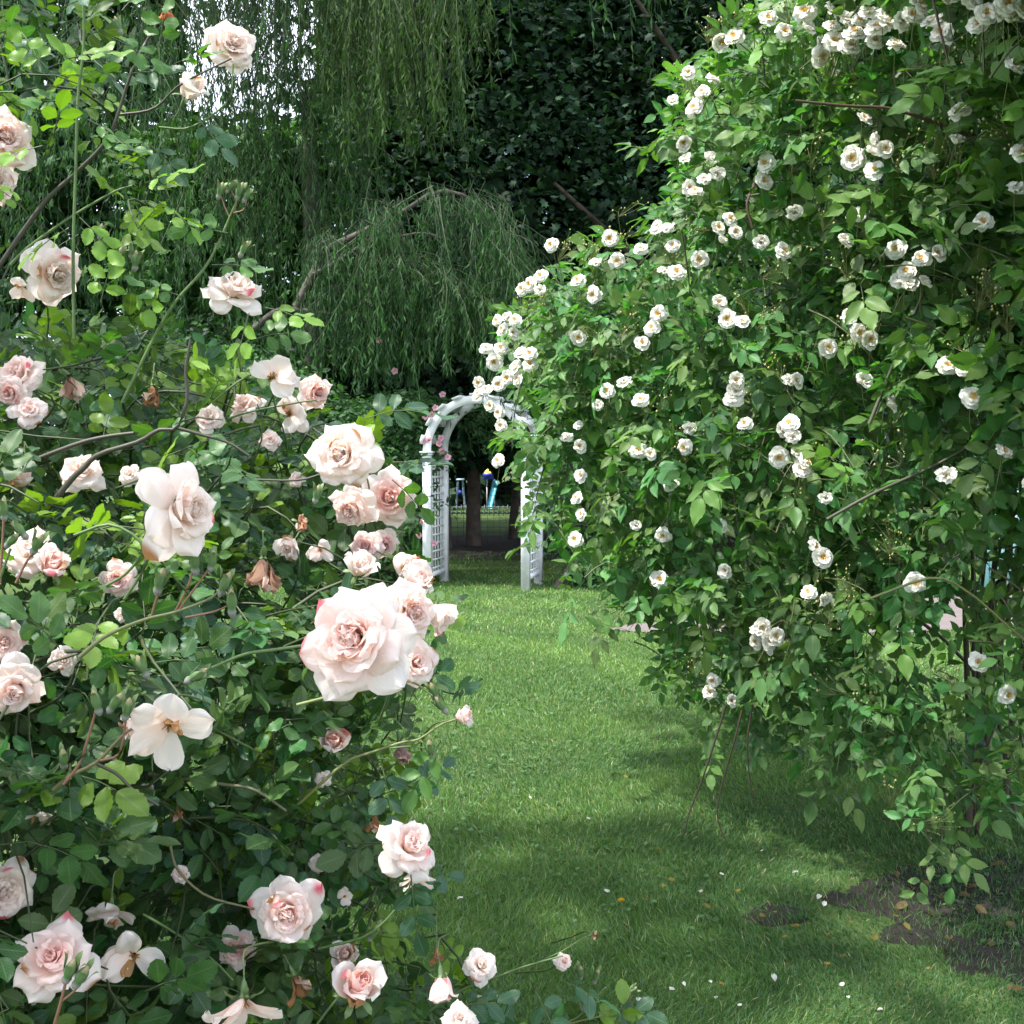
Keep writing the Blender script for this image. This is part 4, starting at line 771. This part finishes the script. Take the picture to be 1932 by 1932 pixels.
# the tree above and left of the viewer, out of view; its crown is shaped to shade the near lawn
ot = tree('shade_tree', 'tall spreading tree out of view beside the viewer whose shade falls on the near lawn', (-3.9, -1.2, 0), (-2.9, 1.0, 6.4), .2, [([(-3.6, -.6, 2.9), (-2.6, .9, 4.3), (-1.6, 2.6, 5.2)], .08), ([(-3.4, -.2, 3.6), (-3.2, 1.8, 4.9), (-2.6, 3.8, 5.6)], .08)])
a = Acc(); n = 4300; p = np.stack([rng.uniform(-4.8, -.15, n), rng.uniform(-1.5, 5.1, n) - 1.6, rng.uniform(4.5, 6.4, n)], -1)
m = (vnoise(p[:, 0], p[:, 1], 1.3) > .34) & ~((p[:, 1] > .4) & (p[:, 1] < 1.6) & (p[:, 0] > -3.1) & (p[:, 0] < -.9)) & ((p[:, 0] < -1.15) | ((p[:, 1] > 1.3) & (p[:, 1] < 2.6))); p = p[m]; n = len(p)
X, Y, Z = frames(rng.normal(0, 1, (n, 3)) * np.array([1, 1, .4]), norm(np.array([0, 0, 1.]) + rng.normal(0, .35, (n, 3)))); scatter(a, T_maple, p, X, Y, Z, .17 * rng.uniform(.7, 1.2, n), np.array(DK)[rng.integers(0, 3, n)] * 2); crown(ot, a, M_farleaf)
# ------------------------------------------------------------------ weeping willow
wt = tree('weeping_willow', 'weeping willow with long hanging strands of narrow leaves, left of the arbour', (-3.3, 17.4, 0), (-3.0, 17.0, 6.8), .30, [], M_wbark)
wl = Acc(); ws = Acc(); brn = Acc()
def wbr(pts, d, r0, r1): return cane(brn, P([p[0] for p in pts], [p[1] for p in pts], d), r0, r1, (.15, .13, .1), 16, 6)
wbr([(560, 580), (600, 500), (620, 470), (680, 440), (760, 400), (830, 360), (900, 385), (960, 470)], 13.2, .06, .012); wbr([(590, 520), (640, 492), (690, 460), (750, 448), (800, 440), (850, 455)], 13.0, .035, .01); wbr([(480, 620), (530, 585), (600, 590), (680, 600)], 14, .05, .02)
wbr([(640, 600), (700, 560), (740, 520), (760, 470)], 13.2, .02, .008); wbr([(700, 455), (730, 475), (760, 480)], 13, .014, .006)
def strands(tops, n, len0, len1, leafL, cols, dens=34, sway=.10, arc=0.0, lw=.16):
    """tops: function(n) -> (x, y, d)"""
    x, y, d = tops(int(n * 1.7)); kk = vnoise(x * .01, y * .01 + d * .3, 2.3) > .36; x, y, d = x[kk][:n], y[kk][:n], d[kk][:n]; n = len(x); B = P(x, y, d); L = rng.uniform(len0, len1, n); K = 6; ts = np.linspace(0, 1, K)
    sw = np.stack([rng.normal(.03, sway, n), rng.normal(0, sway, n), np.zeros(n)], -1); out0 = np.stack([rng.normal(0, .22, n) + arc, rng.normal(-.1, .22, n), rng.uniform(.0, .12, n)], -1)
    path = B[:, None] - np.array([0, 0, 1.]) * (L[:, None] * ts)[..., None] + sw[:, None] * (ts ** 2 * L[:, None])[..., None] + out0[:, None] * np.sin(np.clip(ts * 2.2, 0, 1.57))[None, :, None]
    m = path[:, -1, 2] > .5; path = path[m]; L = L[m]; n = len(path)
    tubes(ws, path, np.repeat([[.004, .0035, .003, .0025, .002, .0015]], n, 0), np.array([.045, .065, .026]), 3)
    cs = .78 * np.array(cols)[rng.integers(0, len(cols), n)] * rng.uniform(.8, 1.2, (n, 1))
    for k in range(int(dens)):
        t = np.clip((k + rng.random(n)) / dens, 0, .999); s_ = t * (K - 1); i = s_.astype(int); f = (s_ - i)[:, None]
        p = path[np.arange(n), i] * (1 - f) + path[np.arange(n), i + 1] * f
        ln = rng.random(n) < np.clip(L / len1 * 1.3, .3, 1)
        Yd = norm(np.stack([rng.normal(0, .38, n), rng.normal(0, .38, n), -np.ones(n)], -1)); Nn = norm(rng.normal(0, 1, (n, 3)) + np.array([0, -.3, .5])); X, Y, Z = frames(Yd, Nn)
        S = leafL * rng.uniform(.6, 1.2, n); S = np.stack([S * lw, S, S], -1); C = cs * rng.uniform(.75, 1.3, (n, 1))
        scatter(wl, T_thin, p[ln], X[ln], Y[ln], Z[ln], S[ln], C[ln])
def along(pts, dd, spread=14):
    pp = np.array(pts, float)
    def f(n):
        u = rng.uniform(0, len(pp) - 1.001, n); i = u.astype(int); t = (u - i)[:, None]; q = pp[i] * (1 - t) + pp[i + 1] * t
        return q[:, 0] + rng.normal(0, spread, n), q[:, 1] + rng.normal(0, spread * .7, n), rng.uniform(dd[0], dd[1], n)
    return f
def area(poly, dd):
    def f(n):
        x, y = poly_samples(poly, n); return x, y, rng.uniform(dd[0], dd[1], n)
    return f
w1 = [(.034, .096, .028), (.044, .118, .034), (.028, .078, .026), (.022, .060, .024)]; w2 = [(.048, .098, .022), (.060, .118, .024), (.036, .078, .022)]
strands(along([(640, 440), (700, 415), (760, 385), (830, 356), (890, 368), (935, 420), (965, 500), (975, 560)], (12.2, 13.6), 24), 330, .3, 1.9, .11, w1, 42, .16, .16)
strands(along([(700, 470), (780, 480), (850, 520), (900, 560)], (12.2, 13.6)), 170, .25, 1.2, .11, w1 + [(.07, .14, .05)], 34, .15, .12)
strands(along([(560, 480), (640, 440), (720, 430), (800, 420)], (12.8, 14)), 190, .4, 1.8, .11, w1, 38, .14)
strands(area([(250, -40), (620, -60), (700, 180), (740, 420), (560, 470), (240, 480)], (14.2, 17)), 480, .7, 2.0, .13, w1 + [(.045, .1, .035)], 40)
strands(area([(-300, -150), (260, -150), (260, 520), (-300, 560)], (15, 17.5)), 300, .8, 2.2, .14, w1, 34)
strands(along([(590, -100), (700, -60), (790, -60), (830, -80)], (12.8, 14.4), 30), 230, .9, 2.2, .12, w2, 46, .06)
strands(along([(830, -60), (900, -90)], (13, 14), 20), 26, .9, 1.5, .12, w2, 34, .06)
strands(along([(330, -160), (640, -160)], (13.5, 16), 50), 330, 1.2, 2.6, .11, [(.035, .07, .032)], 46, .06)
strands(along([(600, 560), (700, 600), (780, 620)], (13, 14.5), 30), 90, .4, .9, .11, w1, 26)
strands(along([(875, 790), (870, 780), (900, 790), (930, 800)], (13.2, 13.7), 10), 30, .12, .45, .09, w1, 16, .04)
strands(area([(300, -900), (1300, -900), (1300, -260), (300, -260)], (11.8, 16)), 420, 1.2, 2.6, .15, w1, 26)  # high strands out of view, added to shade the ground by the arbour
loc = np.array(wt.location)
for acc_, nm, mt_ in ((wl, 'crown', M_willow), (ws, 'twig', M_stem), (brn, 'branch', M_wbark)):
    acc_.V = [np.concatenate(acc_.V) - loc]; acc_.build(nm, mt_, wt)

# ------------------------------------------------------------------ shrubs round the arbour
def shrub(name, label, poly, d0, d1, n, size, cols, cat='shrub', base=None, clump=.5, tpl=T_small):
    b = base if base is not None else G(np.mean([p[0] for p in poly]), 1090); b = (float(b[0]), float((d0 + d1) / 2), 0.)
    root = empty(name, b); tag(root, label, cat); a = Acc(); cloud(a, poly, d0, d1, n, size, tpl, cols, zmin=.03, clump=clump, crad=.16, nper=30, jit=.6); crown(root, a, M_whiteleaf, 'foliage')
    s_ = Acc()
    for i in range(9):
        x, y = poly_samples(poly, 1); t = P(x[0], y[0], rng.uniform(d0, d1)) - np.array(b); cane(s_, [np.array([rng.normal(0, .15), rng.normal(0, .1), 0]), t * np.array([.5, .5, .6]), t], .012, .004, (.09, .08, .05), 10, 5)
    s_.build('stem', M_stem, root); return root
GR = [(.040, .105, .036), (.05, .125, .04), (.034, .085, .034)]
cr = shrub('climbing_rose', 'climbing rose with tiny pink flowers growing over the left side of the arbour', [(650, 780), (720, 740), (800, 730), (838, 760), (822, 800), (838, 850), (828, 900), (800, 960), (795, 1020), (790, 1090), (640, 1095), (600, 960)], 12.9, 14.2, 9000, .075, GR, 'climbing rose')
a = Acc()
def pinkb(x, y, d, px=13):
    acc = Acc(); r = px * d / F / 2
    for ring, (n, L, t0, t1) in enumerate(((5, 1.0, 55, 80), (5, .75, 30, 50), (3, .5, 5, 10))):
        aa = rng.uniform(0, 6.28)
        for i in range(n): petal(acc, aa + i * 6.2832 / n, .1 * r, 0, L * r, .5 * r, t0, t1, 1.6, 10, (.7, .38, .44), (.72, .45, .52), .02 * r, 5, 5, 0, .1)
    B = basis(norm([rng.normal(0, .3), -1, rng.normal(.2, .3)])); acc.V = [np.concatenate(acc.V) @ B.T + P(x, y, d) - np.array(cr.location)]; acc.build('blossom', M_petal, cr)
for x, y in [(835, 745), (822, 770), (803, 786), (815, 782), (797, 832), (809, 830), (832, 827), (834, 850), (845, 863), (790, 1010), (820, 1026), (796, 985), (745, 700), (716, 642), (828, 838)]: pinkb(x, y, 12.85)
# leaves of it over the arch
a = Acc(); cloud(a, [(900, 752), (930, 738), (985, 740), (1000, 800), (955, 815), (930, 780), (905, 775)], 12.9, 13.5, 420, .065, T_small, GR, clump=.5, crad=.1, nper=20)
cloud(a, [(880, 775), (935, 770), (945, 850), (925, 880), (905, 830)], 13.0, 13.5, 380, .06, T_small, GR, clump=.6, crad=.07, nper=20)
a.V = [np.concatenate(a.V) - np.array(cr.location)]; a.build('foliage', M_whiteleaf, cr)
shrub('green_shrub', 'mid green shrub filling the space left of the climbing rose', [(380, 660), (470, 640), (560, 690), (640, 730), (690, 760), (680, 1090), (300, 1090), (300, 640)], 13.2, 15.2, 9000, .09, GR)
shrub('dark_shrub', 'dark leafy shrub under the willow strands', [(-100, 560), (120, 600), (400, 590), (560, 640), (600, 700), (560, 1050), (-100, 1050)], 15.5, 17, 7000, .12, DK)
shrub('low_shrub', 'low leafy shrub at the edge of the lawn right of the arbour', [(1075, 1085), (1090, 1050), (1140, 1040), (1200, 1050), (1260, 1080), (1260, 1112), (1080, 1112)], 12.6, 13.3, 1300, .09, GR)
shrub('green_shrub', 'tall green shrub behind the right lattice side of the arbour', [(1010, 940), (1040, 880), (1120, 860), (1300, 870), (1300, 1060), (1060, 1060), (1030, 990)], 13.6, 14.8, 5000, .09, GR)
# leaning log beside it
lg = Acc(); cane(lg, P([1050, 1062, 1078, 1098], [1112, 1092, 1070, 1048], [12.75, 12.8, 12.9, 13.0]), .055, .03, (.1, .1, .1), 14, 8)
lo = lg.build('log', M_bark); tag(lo, 'short dark broken log leaning by the foot of the arbour', 'log')

# ------------------------------------------------------------------ beyond: wire fence, play tower, pale fence, turquoise screen
wf = empty('wire_fence', (0, 18.7, 0)); tag(wf, 'thin wire mesh fence crossing the grass beyond the arbour', 'fence')
m_wire = plain('wire', (.06, .065, .06), .5, .1); a = Acc()
for xx in np.arange(-4, 5, .10): box(a, (xx, 0, .5), (.005, .005, 1.0))
for zz in np.arange(.06, 1.02, .075): box(a, (.5, .006, zz), (9, .005, .005))
a.build('wire_mesh', m_wire, wf, False)
for xx in (-4, -1.6, .45, 2.9, 5): a = Acc(); box(a, (xx, .05, .55), (.05, .05, 1.1)); a.build('fence_post', m_wire, wf, False)
pf = empty('picket_fence', (0, 27, 0)); tag(pf, 'low fence of pale upright bars at the far end of the grass', 'fence')
m_pale = plain('pale_bar', (.10, .14, .14), .6, .2, 3); a = Acc()
for xx in np.arange(-4.5, 6, .11): box(a, (xx, 0, .13 + rng.uniform(-.02, .02)), (.018, .03, .24))
for zz in (.07, .20): box(a, (.7, .028, zz), (10.6, .024, .035))
a.build('pales', m_pale, pf, False)
tw = empty('play_tower', tuple(np.array(P(920, 950, 29)) * np.array([1, 1, 0]))); tag(tw, 'small climbing tower with yellow top, blue platform and turquoise slide seen through the arch', 'play tower')
def tp(x, y): return P(x, y, 29) - np.array(tw.location)
for nm, c, s_, m_ in (('roof', tp(920, 890), (.22, .22, .12), plain('yellow_paint', (.75, .5, .08), .5, .1)), ('platform', tp(921, 902), (.26, .3, .05), plain('blue_paint', (.05, .06, .5), .4, .1)), ('pole', tp(919, 930) , (.04, .04, .95), plain('grey_paint', (.6, .6, .68), .5, .1))):
    a = Acc()
    if nm == 'roof':
        h = np.array(s_) / 2; v = np.array([[-1, -1, -1], [1, -1, -1], [1, 1, -1], [-1, 1, -1], [-.45, -.45, .6], [.45, -.45, .6], [.45, .45, .6], [-.45, .45, .6], [0, 0, 1.3]]) * h
        a.add(v + c, [[0, 1, 2, 3], [0, 1, 5, 4], [1, 2, 6, 5], [2, 3, 7, 6], [3, 0, 4, 7]]); a.add(v + c, [[4, 5, 8], [5, 6, 8], [6, 7, 8], [7, 4, 8]])
    elif nm == 'pole':
        z1 = tp(919, 905)[2]
        for dx_, dy_ in ((0, 0), (.18, .12)): box(a, (c[0] + dx_, dy_, z1 / 2), (.035, .035, z1))
    else: box(a, c, s_); box(a, c + np.array([0, -.16, .08]), (.26, .02, .1))
    a.build(nm, m_, tw, False)
a = Acc(); m_tq = plain('turquoise_plastic', (.03, .26, .34), .4, .1)
q = [tp(936, 907), tp(932, 925), tp(928, 942), tp(924, 958)]; q = [p_ + np.array([0, -.15 * i, 0]) for i, p_ in enumerate(q)]
sp_ = smooth_path(q, 12); V = np.concatenate([sp_ + np.array([dx_, 0, dz_]) for dx_, dz_ in ((-.07, .06), (-.06, 0), (.06, 0), (.07, .06))]); a.add(V, [[k * 12 + i, k * 12 + i + 1, (k + 1) * 12 + i + 1, (k + 1) * 12 + i] for k in range(3) for i in range(11)]); a.build('slide', m_tq, tw)
sw = empty('swing_frame', tuple(np.array(P(868, 950, 30)) * np.array([1, 1, 0]))); tag(sw, 'pale blue swing frame far away, seen between dark trunks', 'swing frame')
m_bl = plain('pale_blue_paint', (.35, .5, .6), .5, .1); a = Acc(); zt = P(868, 905, 30)[2]
for lp in ([[-.12, 0, 0], [-.06, 0, zt]], [[.12, 0, 0], [.06, 0, zt]], [[-.12, .5, 0], [-.06, .5, zt]], [[.12, .5, 0], [.06, .5, zt]]):
    a = Acc(); tubes(a, [lp], np.full((1, 2), .018), (.5, .5, .5), 6); a.build('leg', m_bl, sw)
a = Acc(); box(a, (0, .25, zt), (.2, .6, .04)); a.build('crossbar', m_bl, sw, False); a = Acc(); box(a, (0, .25, zt * .55), (.12, .2, .12)); box(a, (-.03, .25, zt * .78), (.01, .01, zt * .4)); box(a, (.03, .25, zt * .78), (.01, .01, zt * .4)); a.build('seat', plain('blue_seat', (.03, .05, .35), .5, .1), sw, False)
ts_ = empty('garden_screen', (P(1897, 1100, 12.6)[0], 12.6, 0)); tag(ts_, 'pale turquoise boarded garden screen glimpsed through the bush at the right edge', 'garden screen')
m_t2 = plain('turquoise_paint', (.30, .60, .62), .5, .06, 8)
a = Acc()
for i in range(4): box(a, (-.13 + i * .105, 0, .62), (.098, .03, 1.1))
a.build('board', m_t2, ts_, False); a = Acc()
for zz in (.25, 1.0): box(a, (.03, .03, zz), (.5, .03, .08))
a.build('rail', m_t2, ts_, False)
for xx in (-.22, .29): a = Acc(); box(a, (xx, .03, .62), (.07, .07, 1.24)); a.build('post', m_t2, ts_, False)

# ------------------------------------------------------------------ litter on the lawn
def chip(name, p, size, c, mat, label, cat, group):
    n = 5; u = np.linspace(-1, 1, n); U, V = np.meshgrid(u, np.linspace(0, 1, n)); w = np.array([.35, .85, 1, .8, .2])[:, None] * .42
    Z = .25 * U ** 2 + .18 * np.sin(V * 3 + rng.uniform(0, 3)); pts = np.stack([U * w, V - .5, Z], -1).reshape(-1, 3) * size
    a = rng.uniform(0, 6.28); rm = np.array([[math.cos(a), -math.sin(a), 0], [math.sin(a), math.cos(a), 0], [0, 0, 1]]); pts = pts @ rm.T
    t = rng.uniform(-.5, .5); pts = pts @ np.array([[1, 0, 0], [0, math.cos(t), -math.sin(t)], [0, math.sin(t), math.cos(t)]]).T
    f = [[i * n + j, i * n + j + 1, (i + 1) * n + j + 1, (i + 1) * n + j] for i in range(n - 1) for j in range(n - 1)]
    o = mesh_obj(name, pts, f, mat, None, np.repeat([c], n * n, 0), np.zeros((n * n, 2))); o.location = p; tag(o, label, cat, group)
Wp = [(1145, 1700), (1437, 1622), (868, 1715), (1322, 1700), (1362, 1668), (1460, 1868), (1350, 1905), (1395, 1920), (1588, 1880), (1500, 1665), (1205, 1912), (1268, 1890), (1545, 1712), (1555, 1725), (1600, 1905), (1660, 1930), (1000, 1520), (1290, 1880), (1340, 1875), (1110, 1560)]
Yp = [(1220, 1712), (1268, 1680), (1438, 1748), (1310, 1672), (1480, 1790), (1462, 1740), (1605, 1760), (1590, 1825), (1690, 1748), (1710, 1770), (1560, 1785), (1500, 1770), (1360, 1880), (1650, 1790), (1180, 1480), (1250, 1690), (1700, 1880), (1560, 1840), (1335, 1730), (1390, 1700), (1240, 1620), (1750, 1850)]
Sp = [(1690, 1660), (1720, 1690), (1745, 1675), (1780, 1705), (1700, 1720), (1830, 1680), (1850, 1730), (1880, 1640), (1740, 1640), (1800, 1655), (1870, 1790), (1905, 1760), (1790, 1780), (1915, 1880), (1820, 1700), (1760, 1735)]
gz = np.array([0, 0, .035])
for x, y in Wp: chip('fallen_petal', tuple(G(x, y) + gz), rng.uniform(.011, .021), (.75, .74, .68), M_petal, 'small white rose petal lying loose on the open grass', 'petal', 'white petals fallen on the lawn')
for x, y in Yp: chip('fallen_leaf', tuple(G(x, y) + gz), rng.uniform(.012, .026), (.24, .20, .05), M_petal, 'small yellow leaf lying on the open grass', 'leaf', 'yellow leaves fallen on the lawn')
for x, y in Sp: chip('dry_leaf', tuple(G(x, y) + gz * .4), rng.uniform(.025, .045), (.20, .15, .07), M_petal, 'pale dry leaf lying on the bare soil under the white rose bush', 'leaf', 'dry leaves on the bare soil')
dn = empty('dandelion', tuple(G(1172, 1742))); tag(dn, 'yellow dandelion flower standing in the grass', 'dandelion')
a = Acc()
for ring in range(4):
    for i in range(14): petal(a, i * .4488 + ring * .2, .001, 0, .013 - ring * .002, .0018, 60 - ring * 17, 80 - ring * 20, 2, 0, (.65, .38, .02), (.70, .45, .03), 0, 3, 3, 0, 0)
a.V = [np.concatenate(a.V) + np.array([0, 0, .075])]; a.build('flower_head', M_petal, dn)
a = Acc(); cane(a, [(0.01, 0, 0), (.004, 0, .04), (0, 0, .075)], .0018, .0015, (.12, .18, .05), 6, 5); a.build('stem', M_stem, dn)
